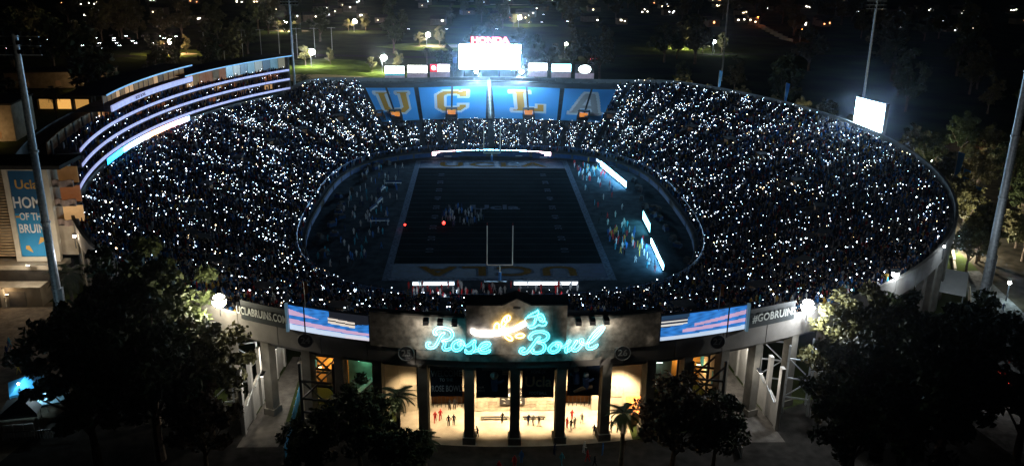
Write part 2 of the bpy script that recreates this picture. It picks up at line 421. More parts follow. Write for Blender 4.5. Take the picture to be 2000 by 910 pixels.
# ================================================================ north end: video screen and small boards
vb = thing('video_board', 'giant glowing video screen on steel legs above the lettered stand', 'video screen', (.3, 136.6, GZ))
MB().box(0, .5, 13.2, 27.2, 1.2, 11).build('cabinet', DARKM, vb)
VIDM = mat('video_screen_light', (.8,.9,1), .5, emit=(.32,.66,1.0), es=130)
MB().add([(-13,-.15,13.5),(13,-.15,13.5),(13,-.15,23.9),(-13,-.15,23.9)], [(0,1,2,3)]).build('screen', VIDM, vb)
for x in (-11,-4,4,11): MB().beam((x,.6,0),(x,.6,13.3),.7).build('support_leg', DARKM, vb)
for i, x in enumerate((-5.5,13.6)):
    l = thing('stand_flood', 'round flood lamp at the foot of the giant screen '+('below its middle' if i == 0 else 'at its corner'), 'flood lamp', (x,135.6,GZ+11.6))
    MB().lathe([(.2,-1.6),(.2,-.2),(.7,0),(.7,.3),(.2,.5)], n=12).build('housing', DARKM, l); MB().sphere(0,-.3,.9,.75,12,8).build('globe', mat('stand_globe',(1,1,1),.5,emit=(.95,.98,1),es=60,sample=False), l)
    lamp_light('stand_light', (x,134.2,GZ+12.2), 110000, (.6,.82,1), None, .5, 120, (x*.6,108,11))
hs = thing('illuminated_sign', 'red and white illuminated car maker lettering on top of the video screen', 'sign', (.3,136.0,GZ+24.3))
put_text('lettering', 'HONDA', 3.3, mat('sign_white_light',(.9,.9,.9),.5,emit=(1,.72,.78),es=2.6,sample=False), face_M((0,-.1,1.3),0,-1), hs, bold=.035, sx=1.28, depth=.1)
put_text('lettering_halo', 'HONDA', 3.3, mat('sign_red_light',(.8,.1,.1),.5,emit=(1,.04,.12),es=2.2,sample=False), face_M((0,.08,1.3),0,-1), hs, bold=.10, sx=1.28, depth=.08)
MB().box(0,.5,-.3,14,.5,.5).build('mounting_beam', DARKM, hs)
subs = [(-40.2,16.9,8.6,(.9,1,.95),7,'pale screen with a dark rim'),(-30.6,17.3,8.6,(1,1,.86),8,'warm white screen'),(-21,17.9,8.6,(1,.55,.55),2.6,'red and white screen'),
 (20.8,18.6,8.2,(.95,1,1),8,'cool white screen'),(30.9,18.3,8.5,(.4,.88,1),10,'cyan screen'),(41,17.9,8.2,(.85,1,.97),8,'round glowing white screen')]
LAV = mat('lavender_board_face', (.6,.57,.68), .6, emit=(.6,.55,.8), es=.25, sample=False)
for i, (x, z0, w, c, es, lb) in enumerate(subs):
    o = thing('advertising_board', 'boxy advertising board with '+lb+' on the north rim', 'advertising board', (x,136.2,z0), 0, 'small boards on the north rim')
    MB().box(0,.7,-.9,w,1.2,5.9).build('cabinet', DARKM, o)
    MB().box(0,.06,-.9,w-.1,.1,2.4).build('lower_panel', LAV, o)
    em = mat('board_light_%d' % i, c, .5, emit=c, es=es)
    if i == 5: MB().add([(2.7*math.cos(a),.02,3.1+1.8*math.sin(a)) for a in np.linspace(0,2*PI,20,endpoint=False)],[tuple(range(20))]).build('screen', em, o)
    elif i == 2:
        MB().add([(-4.1,.02,1.7),(-1.2,.02,1.7),(-1.2,.02,4.7),(-4.1,.02,4.7)],[(0,1,2,3)]).build('red_screen', mat('red_board_light',(.8,.1,.1),.5,emit=(1,.03,.06),es=2.0), o)
        MB().add([(-1.0,.02,1.7),(4.1,.02,1.7),(4.1,.02,4.7),(-1.0,.02,4.7)],[(0,1,2,3)]).build('screen', mat('pale_board_light',(.8,.8,.8),.5,emit=(1,.9,.92),es=7), o)
        MB().add([(-2.65+.95*math.cos(a),-.01,3.2+.95*math.sin(a)) for a in np.linspace(0,2*PI,16,endpoint=False)],[tuple(range(16))]).build('emblem', mat('emblem_light',(.9,.9,.9),.5,emit=(1,.9,.9),es=3,sample=False), o)
    else: MB().add([(-w/2+.15,.02,1.7),(w/2-.15,.02,1.7),(w/2-.15,.02,4.8),(-w/2+.15,.02,4.8)],[(0,1,2,3)]).build('screen', em, o)
    if i == 0: MB().box(0,-.02,.9,w-.6,.1,.5).build('cyan_strip', mat('cyan_strip',(.1,.5,.6),.5,emit=(.05,.5,.65),es=.8,sample=False), o)
for x in (-14.6, 14.9):
    o = thing('speaker_tower', 'slim blue-lit steel mast beside the giant screen, '+('next to the red board' if x < 0 else 'next to the cool white board'), 'mast', (x,136.4,16.9))
    q = MB()
    for a in (-.35,.35): q.beam((a*1.3,0,0),(a,0,8.6),.16)
    for k in range(5): q.beam((-.42,0,1+1.6*k),(.42,0,1.8+1.6*k),.09)
    q.build('lattice', STEEL, o); MB().box(0,-.2,6.4,1.6,.6,2.2).build('speaker_box', mat('blue_grey_box',(.2,.3,.42),.6), o)
# ribbon boards round the field
def ribbon(name, pts, z0, h, m, label, grp=None, cabinet=True, th=.5, both=False):
    bside = -th-.06
    o = thing(name, label, 'ribbon board', (pts[0][0],pts[0][1],z0), 0, grp)
    P = [Vector((p[0]-pts[0][0], p[1]-pts[0][1], 0)) for p in pts]
    q = MB(); c = MB()
    for i in range(len(P)):
        d = (P[min(i+1,len(P)-1)]-P[max(i-1,0)]).normalized(); n = Vector((d.y,-d.x,0))
        a = P[i]; bk = a-n*th
        q.v += [tuple(a+n*.03),tuple(a+n*.03+Vector((0,0,h)))]
        c.v += [(a.x,a.y,-.15),(a.x,a.y,h+.1),(bk.x,bk.y,h+.1),(bk.x,bk.y,-.15)]
    for i in range(len(P)-1):
        q.f.append((2*i,2*i+2,2*i+3,2*i+1))
        for j in range(4): c.f.append((4*i+j,4*i+4+j,4*i+4+(j+1)%4,4*i+(j+1)%4))
    k = 4*(len(P)-1); c.f += [(0,1,2,3),(k+3,k+2,k+1,k)]
    q.build('light_strip', m, o)
    if both:
        w = MB(); w.v = [(a-n0.x*(th+.03)*1 if False else a, b2+bside, z) for (a, b2, z) in q.v]; w.f = [f[::-1] for f in q.f]; w.build('light_strip', m, o)
    c.build('cabinet', DARKM, o)
    return o
RB1 = mat('ribbon_cyan_light', (.7,.9,1), .5, emit=(.22,.64,1), es=75)
RB2 = mat('ribbon_pink_light', (1,.8,.8), .5, emit=(1,.62,.68), es=14)
nl = [(-21+42*i/15) for i in range(16)]
pts = [(x, 64.6-4.0*(abs(x)/21)**2.2) for x in nl]
for i in range(5):
    seg = pts[3*i:3*i+4] if i < 4 else pts[12:16]
    a, e = Vector(seg[0]), Vector(seg[-1]); seg = [tuple(Vector(seg[0])+(Vector(seg[1])-Vector(seg[0]))*.08)]+seg[1:-1]+[tuple(e+(Vector(seg[-2])-e)*.08)]
    ribbon('ribbon_board', seg, .75, 1.25, RB2 if i in (0,4) else RB1, ('pink tinted' if i in (0,4) else 'icy blue')+' lit section of the curved board behind the far goal post', 'lit sections behind the far goal post')
    # printed sponsor boards below
    m = seg[len(seg)//2]
    bd = thing('banner_board', 'low dark blue sponsor board under the lit ribbon behind the far goal', 'board', (m[0],m[1]-1.4,.02), 0, 'sponsor boards below the far ribbon')
    MB().box(0,0,0,7.6,.2,.7).build('panel', PADB, bd)
    MB().box(0,-.12,.2,2.6,.03,.3).build('printed_panel', mat('pale_print',(.5,.55,.6),.6), bd)
ribbon('ribbon_board', [(36.6,47),(40.8,19.8)], .6, 1.6, RB1, 'long icy white lit board along the far half of the right sideline')
ribbon('ribbon_board', [(35.6,56),(36.9,50)], .6, .9, mat('ribbon_dim_light',(.7,.8,1),.5,emit=(.6,.75,1),es=2.2), 'short dim lit board at the far corner of the right sideline')
ribbon('ribbon_board', [(38.4,-32.5),(37.6,-51.5)], .5, 1.3, RB1, 'icy white lit board slanting along the near half of the right sideline')
ribbon('ribbon_board', [(39.9,-13),(39.5,-25)], .8, 2.2, mat('ribbon_teal_light',(.6,.9,1),.5,emit=(.2,.8,1),es=16), 'teal lit board beside the crowded right bench')
o = ribbon('ribbon_board', [(-32.5,62.5),(-37.8,57.6)][::-1], 1.0, .9, mat('plain_white_light',(1,1,.9),.5,emit=(1,.98,.9),es=1.6), 'small plain white lit board on the far left corner of the field wall')
# east rim screen
ev = thing('video_board', 'tall overexposed video screen on the east rim beside the trees', 'video screen', (110.5,13.5,18.5), math.radians(-77))
MB().box(0,.7,1.0,13.6,1.2,9.4).build('cabinet', DARKM, ev)
MB().add([(-6.5,.02,2.0),(6.5,.02,2.0),(6.5,.02,10.2),(-6.5,.02,10.2)],[(0,1,2,3)]).build('screen', mat('east_screen_light',(.9,.95,1),.5,emit=(.5,.76,1),es=75), ev)
for x in (-5.5,5.5): MB().beam((x,.7,-11.2),(x,.7,1.1),.8).build('support_leg', DARKM, ev)
# ================================================================ spectators
def pose_mesh(name, J, bones, subdiv=1):
    # J: joint -> (pos, radius); bones: (a, b, slot)
    ids = {k: i for i, k in enumerate(J)}
    me = bpy.data.meshes.new(name); me.from_pydata([J[k][0] for k in J], [(ids[a], ids[c]) for a, c, s in bones], [])
    ob = bpy.data.objects.new(name, me); col.objects.link(ob)
    ob.modifiers.new('skin', 'SKIN'); 
    for k, i in ids.items():
        r = J[k][1]; me.skin_vertices[0].data[i].radius = (r, r) if not isinstance(r, tuple) else r
    me.skin_vertices[0].data[ids['pelvis']].use_root = True
    if subdiv:
        sd = ob.modifiers.new('sub', 'SUBSURF'); sd.levels = subdiv; sd.render_levels = subdiv
    dg = bpy.context.evaluated_depsgraph_get(); out = bpy.data.meshes.new_from_object(ob.evaluated_get(dg)); out.name = name
    bpy.data.objects.remove(ob)
    seg = [(Vector(J[a][0]), Vector(J[c][0]), s) for a, c, s in bones]
    for p in out.polygons:
        ce = p.center; best = None
        for a, c, s in seg:
            d = c-a; k = max(0, min(1, (ce-a).dot(d)/max(1e-6, d.length_squared))); q = (ce-(a+d*k)).length
            if best is None or q < best[0]: best = (q, s)
        s = best[1]
        if s == 2 and ce.z > J['head'][0][2]-.02 and (ce.y > J['head'][0][1]-.03 or ce.z > J['head'][0][2]+.08): s = 3
        p.material_index = s; p.use_smooth = True
    out.materials.clear()
    for i in range(4): out.materials.append(None)
    return out
def person_joints(stride=.0, armL=(.06,0), armR=(.06,0), lean=0.0, raise_r=False, head=0.0):
    J = {}
    J['pelvis'] = ((0,0,.95),(.15,.11)); J['waist'] = ((0,-lean*.3,1.1),(.14,.10)); J['chest'] = ((0,-lean*.7,1.33),(.17,.115)); J['neckb'] = ((0,-lean*.9,1.47),(.07,.07))
    J['neck'] = ((0,-lean,1.54),(.055,.055)); J['head'] = ((0,-lean-.02-head,1.66),(.10,.105)); J['crown'] = ((0,-lean-.01-head,1.75),(.085,.09))
    for sg, s in ((-1,'l'),(1,'r')):
        a = armL if s == 'l' else armR
        J['sho'+s] = ((sg*.19,-lean*.8,1.42),.065)
        if raise_r and s == 'r':
            J['elb'+s] = ((.27,-.16,1.5),.05); J['wri'+s] = ((.24,-.26,1.74),.036); J['hand'+s] = ((.23,-.28,1.84),.04)
        else:
            J['elb'+s] = ((sg*(.24+a[0]*.5),-lean*.5+a[1]*.3,1.15),.05); J['wri'+s] = ((sg*(.24+a[0]),-lean*.4-abs(a[1])*.8,.92+abs(a[1])*.3),.036)
            J['hand'+s] = ((sg*(.23+a[0]),-lean*.4-abs(a[1])*1.0-.02,.83+abs(a[1])*.35),.04)
        st = stride*sg
        J['hip'+s] = ((sg*.095,0,.88),.098); J['kne'+s] = ((sg*.105,st*.5-.03,.49),.068); J['ank'+s] = ((sg*.11,st,.09),.045); J['toe'+s] = ((sg*.125,st-.15,.035),.035)
    B = [('pelvis','waist',0),('waist','chest',0),('chest','neckb',0),('neckb','neck',2),('neck','head',2),('head','crown',2)]
    for s in 'lr':
        B += [('neckb','sho'+s,0),('sho'+s,'elb'+s,0),('elb'+s,'wri'+s,2),('wri'+s,'hand'+s,2),('pelvis','hip'+s,1),('hip'+s,'kne'+s,1),('kne'+s,'ank'+s,1),('ank'+s,'toe'+s,1)]
    return J, B
POSES = [pose_mesh('standing_body', *person_joints()), pose_mesh('walking_body', *person_joints(.28, (.04,.25), (.04,-.2))),
  pose_mesh('phone_body', *person_joints(.03, raise_r=True)), pose_mesh('leaning_body', *person_joints(.1, (.02,.3), (.05,.35), .12, head=.04))]
SKIN = [mat('skin_%d' % i, c, .6, var=.05) for i, c in enumerate(((.45,.27,.19),(.28,.16,.1),(.55,.36,.27)))]
HAIR = [mat('hair_%d' % i, c, .7, var=.2) for i, c in enumerate(((.02,.015,.01),(.06,.035,.02),(.25,.17,.08)))]
CLO = {n: mat('cloth_'+n, c, .85, var=.12, scale=3) for n, c in dict(navy=(.02,.03,.08),blue=(.04,.16,.45),white=(.6,.6,.6),red=(.5,.03,.03),black=(.015,.015,.017),grey=(.18,.18,.19),gold=(.55,.33,.05),teal=(.05,.3,.4),denim=(.06,.09,.16),khaki=(.3,.25,.17)).items()}
def person(pose, loc, rz, top, bottom, label, group=None, name='person', sc=1.0, sk=None):
    o = link(name, POSES[pose]); o.location = loc; o.rotation_euler = (0,0,rz); o.scale = (sc,)*3
    for i, m in enumerate((CLO[top], CLO[bottom], SKIN[rnd.randrange(3) if sk is None else sk], HAIR[rnd.randrange(3)])):
        o.material_slots[i].link = 'OBJECT'; o.material_slots[i].material = m
    return tag(o, label, 'person', group)
R = np.random.default_rng(3)
PV0, PV1 = math.radians(137), math.radians(207)    # span of the west pavilion
seats = []
aisles = [2*PI*k/56 for k in range(56)]
for r in range(1, NR-1):
    s = (r+.35)/NR
    t = 0.0
    while t < 2*PI:
        x, y, z = bowl(t, s); x2, y2, _ = bowl(t+.01, s); ds = math.hypot(x2-x, y2-y)/.01
        t += (.62+.35*R.random())/ds
        if R.random() < .18: continue
        if TR-.004 < t < TL+.004 and s > S0-.05: continue
        if TR-.35 < t < TL+.35 and s > .86 and (t < TR or t > TL):
            if R.random() < .35: continue
        da = min(abs((t-a+PI) % (2*PI)-PI) for a in (round(t/(2*PI/56))*2*PI/56,))
        if da*ds < .95: continue
        sk = False
        if .43 < s < .56:
            for pt, ps in portals:
                if abs((t-pt+PI) % (2*PI)-PI)*ds < 2.1: sk = True; break
        if sk: continue
        x, y, z = bowl(t, s); seats.append((x+R.normal(0,.06), y+R.normal(0,.06), bowl(t, int(s*NR)/NR)[2], t, s))
print('seats', len(seats))
pal = np.array([(.02,.03,.07),(.03,.05,.12),(.04,.16,.45),(.05,.22,.5),(.45,.45,.48),(.25,.26,.3),(.35,.03,.03),(.015,.015,.02),(.02,.02,.03),(.5,.3,.05),(.1,.1,.12),(.2,.14,.1)])
pw = np.array([.16,.12,.12,.05,.08,.06,.04,.16,.1,.03,.06,.02]); pw = pw/pw.sum()
def vis(p):
    d = -p[1]-math.sqrt(max(0,1-(p[0]/B1)**2))*A1  # <0 inside
    return p[2]+1.6 > 25.6+.444*d if abs(p[0]) < 42 else True
near = sorted([p for p in seats if p[1] < -60 and vis(p)], key=lambda p: (p[0]+4.9)**2+(p[1]+234)**2)
pool = near[:1400]; rnd.shuffle(pool); chosen = set(pool[:300])
rest = [p for p in seats if p not in chosen]
# crowd body: hips, shoulders, neck, head
def crowd_mesh(name, pts, parent=None):
    n = len(pts); P = np.array([p[:3] for p in pts]); T = np.array([p[3] for p in pts])
    base = []
    for w, dpt, h in ((.17,.14,0.0),(.19,.15,.55),(.25,.14,1.22),(.09,.08,1.42)):
        base += [(-w,-dpt,h),(w,-dpt,h),(w,dpt,h),(-w,dpt,h)]
    hz = 1.56; base += [(.11,0,hz),(0,.12,hz),(-.11,0,hz),(0,-.12,hz),(0,0,hz+.14),(0,0,hz-.14)]
    base = np.array(base); F = []
    for i in range(3):
        for j in range(4): F.append((4*i+j,4*i+(j+1)%4,4*i+4+(j+1)%4,4*i+4+j))
    q = 16
    H = [(q,q+1,q+4),(q+1,q+2,q+4),(q+2,q+3,q+4),(q+3,q,q+4),(q+1,q,q+5),(q+2,q+1,q+5),(q+3,q+2,q+5),(q,q+3,q+5)]
    nb = len(base); sc = R.uniform(.9,1.08,n); ang = T-PI/2+R.normal(0,.35,n); c, s = np.cos(ang), np.sin(ang)
    hsc = np.where(R.random(n) < .55, R.uniform(.95,1.05,n), R.uniform(.68,.8,n))   # some stand, some sit
    V = np.empty((n,nb,3)); bx, by, bz = base.T
    V[:,:,0] = P[:,0,None]+sc[:,None]*(bx*c[:,None]-by*s[:,None]); V[:,:,1] = P[:,1,None]+sc[:,None]*(bx*s[:,None]+by*c[:,None]); V[:,:,2] = P[:,2,None]+(bz*(sc*hsc)[:,None])
    F4 = np.array(F); F3 = np.array(H); off = (np.arange(n)*nb)[:,None,None]
    f4 = (F4[None]+off).reshape(-1,4); f3 = (F3[None]+off).reshape(-1,3)
    me = bpy.data.meshes.new(name); me.vertices.add(n*nb); me.vertices.foreach_set('co', V.ravel())
    nl = len(f4)*4+len(f3)*3; me.loops.add(nl); me.loops.foreach_set('vertex_index', np.concatenate([f4.ravel(), f3.ravel()]))
    me.polygons.add(len(f4)+len(f3)); ls = np.concatenate([np.arange(len(f4))*4, len(f4)*4+np.arange(len(f3))*3]); me.polygons.foreach_set('loop_start', ls)
    body = pal[R.choice(len(pal), n, p=pw)]*R.uniform(.2,.55,(n,1)); leg = np.array((.03,.035,.05))*R.uniform(.5,2,(n,1))
    headc = np.where(R.random((n,1)) < .5, np.array((.03,.022,.018)), np.array((.28,.18,.13)))*R.uniform(.6,1.2,(n,1))
    C = np.ones((n,nb,4)); C[:,:4,:3] = leg[:,None]; C[:,4:16,:3] = body[:,None]; C[:,16:,:3] = headc[:,None]
    ca = me.color_attributes.new('Col', 'FLOAT_COLOR', 'POINT'); ca.data.foreach_set('color', C.ravel().astype(np.float32))
    me.materials.append(mat('crowd_clothing', attr='Col', rough=.9)); me.update(calc_edges=True); me.validate()
    return link(name, me, parent)
tag(crowd_mesh('crowd', rest), 'dense dark mass of spectators filling every row of the stadium', 'crowd', kind='stuff')
# phone torches held up through the crowd
PHL = mat('phone_torch_light', attr='Col', rough=.5, emit=True, es=18, sample=False)
def pdens(x, y, t, s):
    d = .036+.15*max(0, min(1, (y+110)/190))
    h1 = math.sin(x*.31+y*.17)+math.sin(x*.13-y*.29+1)+math.sin(x*.73+2)*math.sin(y*.67)+.8*math.sin(x*1.3+y*.4)*math.sin(y*1.1-x*.3)
    d *= max(.15, 1.15+.55*h1)
    if y > 55 and s < .5: d *= 1.5
    if x > 60: d *= .9
    return d
q = MB(); k = 0
for p in rest:
    if R.random() < pdens(p[0],p[1],p[3],p[4]):
        r = min(.2, (.058+.024*max(0, min(1, (p[1]+110)/190)))*math.exp(R.normal(0,.42))); k += 1; br = min(1, .65*math.exp(R.normal(0,.9))); hue = R.random()
        pc = (.76*br,.87*br,br) if hue < .72 else ((.45*br,.68*br,br) if hue < .93 else (br,.72*br,.4*br))
        q.ball(p[0]-.3*math.cos(p[3])+R.normal(0,.1), p[1]-.3*math.sin(p[3])+R.normal(0,.1), p[2]+1.75+R.normal(0,.12), r, pc)
print('phones', k)
tag(q.build('phone_lights', PHL), 'thousands of white phone torches held up across the dark stands', 'phone light', kind='stuff')
ph_me = None
tops = ['navy','navy','blue','black','black','grey','white','red','teal','gold']; bots = ['denim','black','khaki','navy']
nph = 0
TOPN = dict(navy='a navy top',blue='a blue top',black='black clothes',grey='a grey top',white='a white shirt',red='a red top',teal='a teal top',gold='a gold top')
for p in sorted(chosen, key=lambda p: p[3]):
    tp = rnd.choice(tops); bt = rnd.choice(bots); has = rnd.random() < .13
    sd = 'left of the neon sign' if p[0] < -19 else ('right of the neon sign' if p[0] > 19 else 'behind the neon sign wall')
    sd = {'left of the neon sign':'in rows above the web address banner','right of the neon sign':'in rows above the hashtag banner','behind the neon sign wall':'in rows behind the sign wall'}[sd]
    person(2 if has or rnd.random() < .2 else 0, p[:3], p[3]-PI/2+PI*0+rnd.gauss(0,.3), tp, bt, 'spectator in %s %s, %s' % (TOPN[tp], 'lifting one arm' if has else 'standing', sd), 'spectators in the near stand', 'spectator', rnd.uniform(.92,1.06))
    if has:
        nph += 1; a = p[3]-PI/2
        b2 = MB().ball(0,0,0,.10,(.8,.88,1)); ob = b2.build('phone', PHL); ob.location = (p[0]+.23*math.cos(a)+.28*math.sin(a), p[1]+.23*math.sin(a)-.28*math.cos(a), p[2]+1.86)
        tag(ob, 'lit phone torch held up by a spectator in the near stand', 'phone', 'phones held up in the near stand')
# ================================================================ south front: sign wall, neon, screens, entrance
STUC = mat('sign_wall_stucco', (.30,.27,.23), .95, var=.45, scale=1.3, bump=.5)
def wall_strip(x0, x1, d, z0, z1, th=.5, n=12):
    q = MB()
    for i in range(n+1):
        x = x0+(x1-x0)*i/n; y = yrim(x, d); q.v += [(x,y,z0),(x,y,z1),(x,y+th,z1),(x,y+th,z0)]
    for i in range(n):
        for j in range(4): q.f.append((4*i+j,4*i+(j+1)%4,4*i+4+(j+1)%4,4*i+4+j))
    q.f += [(3,2,1,0),(4*n,4*n+1,4*n+2,4*n+3)]
    return q
sw = thing('sign_wall', 'grey stucco wall with raised gabled centre carrying the neon script', 'wall', (0,0,0))
wall_strip(-18.8,-6.4,.75,20.9,25.7).build('wing_wall', STUC, sw)
wall_strip(6.4,18.8,.75,20.9,25.7).build('wing_wall', STUC, sw)
wall_strip(-12.8,12.8,.8,19.6,20.88).build('lower_wall', STUC, sw)
MB().add([(-6.35,-135.2,20.9),(6.35,-135.2,20.9),(6.35,-135.2,27.6),(1.8,-135.2,27.6),(0,-135.2,28.5),(-1.8,-135.2,27.6),(-6.35,-135.2,27.6)]+[(-6.35,-134.2,20.9),(6.35,-134.2,20.9),(6.35,-134.2,27.6),(1.8,-134.2,27.6),(0,-134.2,28.5),(-1.8,-134.2,27.6),(-6.35,-134.2,27.6)],
 [tuple(range(7)), tuple(range(13,6,-1))]+[(i,7+i,7+(i+1)%7,(i+1)%7) for i in range(7)]).build('centre_wall', STUC, sw)
ROOF = mat('dark_tile_roof', (.03,.028,.026), .8)
MB().add([(-6.6,-135.0,27.65),(-1.9,-135.0,27.7),(-1.9,-132.8,28.1),(-6.6,-132.8,28.1),(1.9,-135.0,27.7),(6.6,-135.0,27.65),(6.6,-132.8,28.1),(1.9,-132.8,28.1),(0,-135.1,28.55),(0,-132.8,28.7)],
 [(0,1,2,3),(4,5,6,7),(1,8,9,2),(8,4,7,9)]).build('roof', ROOF, sw)
wall_strip(-18.8,-6.6,1.0,25.7,25.95,.9).build('coping', CON_D, sw); wall_strip(6.6,18.8,1.0,25.7,25.95,.9).build('coping', CON_D, sw)
for sx in (-1, 1):
    for x in (7.8,9.6,11.4):
        MB().box(sx*x, yrim(x, 1.6), 25.1, .7, 1.3, .55).build('roof_bracket', DARKM, sw)
        lamp_light('bracket_light', (sx*x, yrim(x, 2.1), 24.95), 260, (1,.9,.76), None, .2, 140, (sx*(x+1.5), yrim(x,.7), 22.3))
MB().box(0,-135.25,27.2,.9,.12,.12).build('vent_slot', DARKM, sw)
# --- neon: each stroke is a closed double tube round its centre line
def nX(px): return (px-1006.6)/15.14
def nZ(py): return 24.5-(py-637)/14.32
def smooth(P, k=5):
    out = []; n = len(P)
    for i in range(n-1):
        p0, p1, p2, p3 = P[max(i-1,0)], P[i], P[i+1], P[min(i+2,n-1)]
        for j in range(k):
            t = j/k; out.append(tuple(.5*(2*p1[a]+(p2[a]-p0[a])*t+(2*p0[a]-5*p1[a]+4*p2[a]-p3[a])*t*t+(3*p1[a]-p0[a]-3*p2[a]+p3[a])*t**3) for a in (0,1)))
    return out+[P[-1]]
def to_wall(P, ox, oy, sc, d=1.25):
    out = []
    for x, y in P:
        X, Z = nX(ox+x/sc), nZ(oy+y/sc); Y = -135.5 if abs(X) < 6.5 and False else min(yrim(X, d), -135.42 if abs(X) < 6.45 else 0)
        out.append((X, Y, Z))
    return out
def stroke_tubes(q, P, w, r=.048):
    # outline of a stroke of half width w in the wall plane
    L, Rr = [], []; n = len(P)
    for i in range(n):
        a, c = Vector(P[max(i-1,0)]), Vector(P[min(i+1,n-1)]); d = c-a; d.y = 0; d.normalize(); nn = Vector((-d.z,0,d.x))
        k = w*min(1, .35+min(i, n-1-i)/4)
        L.append(tuple(Vector(P[i])+nn*k)); Rr.append(tuple(Vector(P[i])-nn*k))
    q.tube(L+Rr[::-1], r, 5, closed=True)
NEON = mat('cyan_neon_tube', (.6,1,1), .4, emit=(.08,.76,1.0), es=7.0)
NEONW = mat('white_neon_tube', (1,1,1), .4, emit=(1,.95,.96), es=16)
NEONG = mat('gold_neon_tube', (1,.9,.6), .4, emit=(1,.66,.16), es=11)
Z1 = (820,620,12.133); Z2 = (1005,625,11.11); Z3 = (910,590,10.11)
rose = {'R':[[(600,345),(540,385),(490,460),(430,580),(370,680),(290,722),(220,722),(178,680),(190,620),(262,600)],
  [(425,398),(370,378),(362,320),(410,260),(500,228),(610,235),(710,268),(765,330),(772,410),(735,475),(650,520),(520,540)],[(520,545),(590,570),(595,630),(560,700),(600,750),(670,745),(740,700)]],
 'o':[[(965,625),(925,612),(935,562),(985,552),(1018,600),(985,685),(920,745),(840,755),(785,715),(778,640),(825,565),(915,520),(1000,532),(1035,590),(1040,640)]],
 's':[[(1050,638),(1150,585),(1230,525),(1290,485),(1280,570),(1285,660),(1250,730),(1190,765),(1115,760),(1070,720)]],
 'e':[[(1265,750),(1340,712),(1440,682),(1545,642),(1622,592),(1632,550),(1570,528),(1480,560),(1418,630),(1402,700),(1440,756),(1530,768),(1612,742),(1655,700)]]}
bowlw = {'B':[[(525,308),(460,350),(400,440),(330,540),(260,632),(190,668),(118,648),(108,600),(150,560),(198,555)],
  [(352,350),(302,340),(305,285),(375,220),(480,190),(590,200),(672,240),(690,305),(655,365),(575,402),(440,418)],[(450,424),(545,435),(612,485),(622,555),(580,625),(490,662),(400,655),(350,620),(362,592),(398,592)]],
 'o':[[(912,515),(872,500),(882,462),(932,460),(948,510),(920,590),(850,642),(770,645),(722,600),(735,538),(800,470),(890,438),(962,460),(972,525)]],
 'w':[[(975,540),(1060,512),(1130,445),(1172,420),(1130,500),(1082,580),(1092,642),(1150,642),(1230,572),(1290,480),(1325,425),(1288,495),(1240,572),(1246,638),(1310,645),(1390,575),(1435,485),(1440,418),(1405,418),(1402,470),(1450,510),(1530,505)]],
 'l':[[(1545,505),(1640,462),(1760,352),(1850,242),(1885,168),(1820,168),(1720,252),(1620,382),(1560,500),(1548,582),(1600,622),(1690,606),(1785,538)]]}
for nm, D, Zr, lb in (('neon_word', rose, Z1, 'cyan neon script word Rose with double tube letters on stucco wall'), ('neon_word', bowlw, Z2, 'cyan neon script word Bowl with double tube letters on stucco wall')):
    o = thing(nm, lb, 'neon sign', (0,-135,21), 0, 'neon words of the stadium name')
    for ch, strokes in D.items():
        q = MB()
        for P in strokes: stroke_tubes(q, [tuple(Vector(p)-Vector((0,-135,21))) for p in to_wall(smooth(P, 4), *Zr)], .15)
        q.build('letter', NEON, o)
ro = thing('neon_rose', 'neon rose with cyan bloom, golden leaves and white stem above the script', 'neon sign', (0,-135,24))
def neon(q, P, k=4, r=.06): q.tube([tuple(Vector(p)-Vector((0,-135,24))) for p in to_wall(smooth(P, k), *Z3)], r, 5)
q = MB()
for P in ([(1180,235),(1140,280),(1132,330),(1170,380),(1225,410),(1290,398),(1335,350),(1358,280),(1382,190)],[(1180,240),(1300,222),(1378,190)],[(1180,222),(1260,170),(1340,132),(1378,100),(1388,135),(1384,190)],
  [(1384,190),(1440,172),(1492,222),(1512,285),(1482,332),(1420,322)],[(1400,230),(1452,252),(1472,292),(1412,302),(1395,240)],[(1298,398),(1312,330),(1328,250)],[(1190,420),(1240,460),(1320,442),(1400,392),(1460,412),(1522,400),(1550,352),(1522,322),(1480,342)]): neon(q, P)
q.build('bloom', NEON, ro)
q = MB()
for dy in (-10, 22, 55): neon(q, [(110,485+dy),(200,530+dy),(350,552+dy),(500,545+dy),(700,528+dy*.8),(900,480+dy*.5),(1050,430+dy*.3),(1150,392)], 3, .1)
q.build('stem', NEONW, ro)
for cx, cy, rx, ry, an in ((590,445,48,92,.15),(735,330,40,110,.35),(790,270,50,70,.7),(720,485,85,30,-.12),(825,645,85,38,.6),(1045,612,85,40,-.12),(1070,380,85,35,-.5),(1000,420,70,30,-.4)):
    pts = []
    for i in range(13):
        a = 2*PI*i/12; x, y = rx*math.cos(a), ry*math.sin(a); pts.append((cx+x*math.cos(an)-y*math.sin(an), cy+x*math.sin(an)+y*math.cos(an)))
    q = MB(); neon(q, pts, 2, .08); q.build('leaf', NEONG, ro)
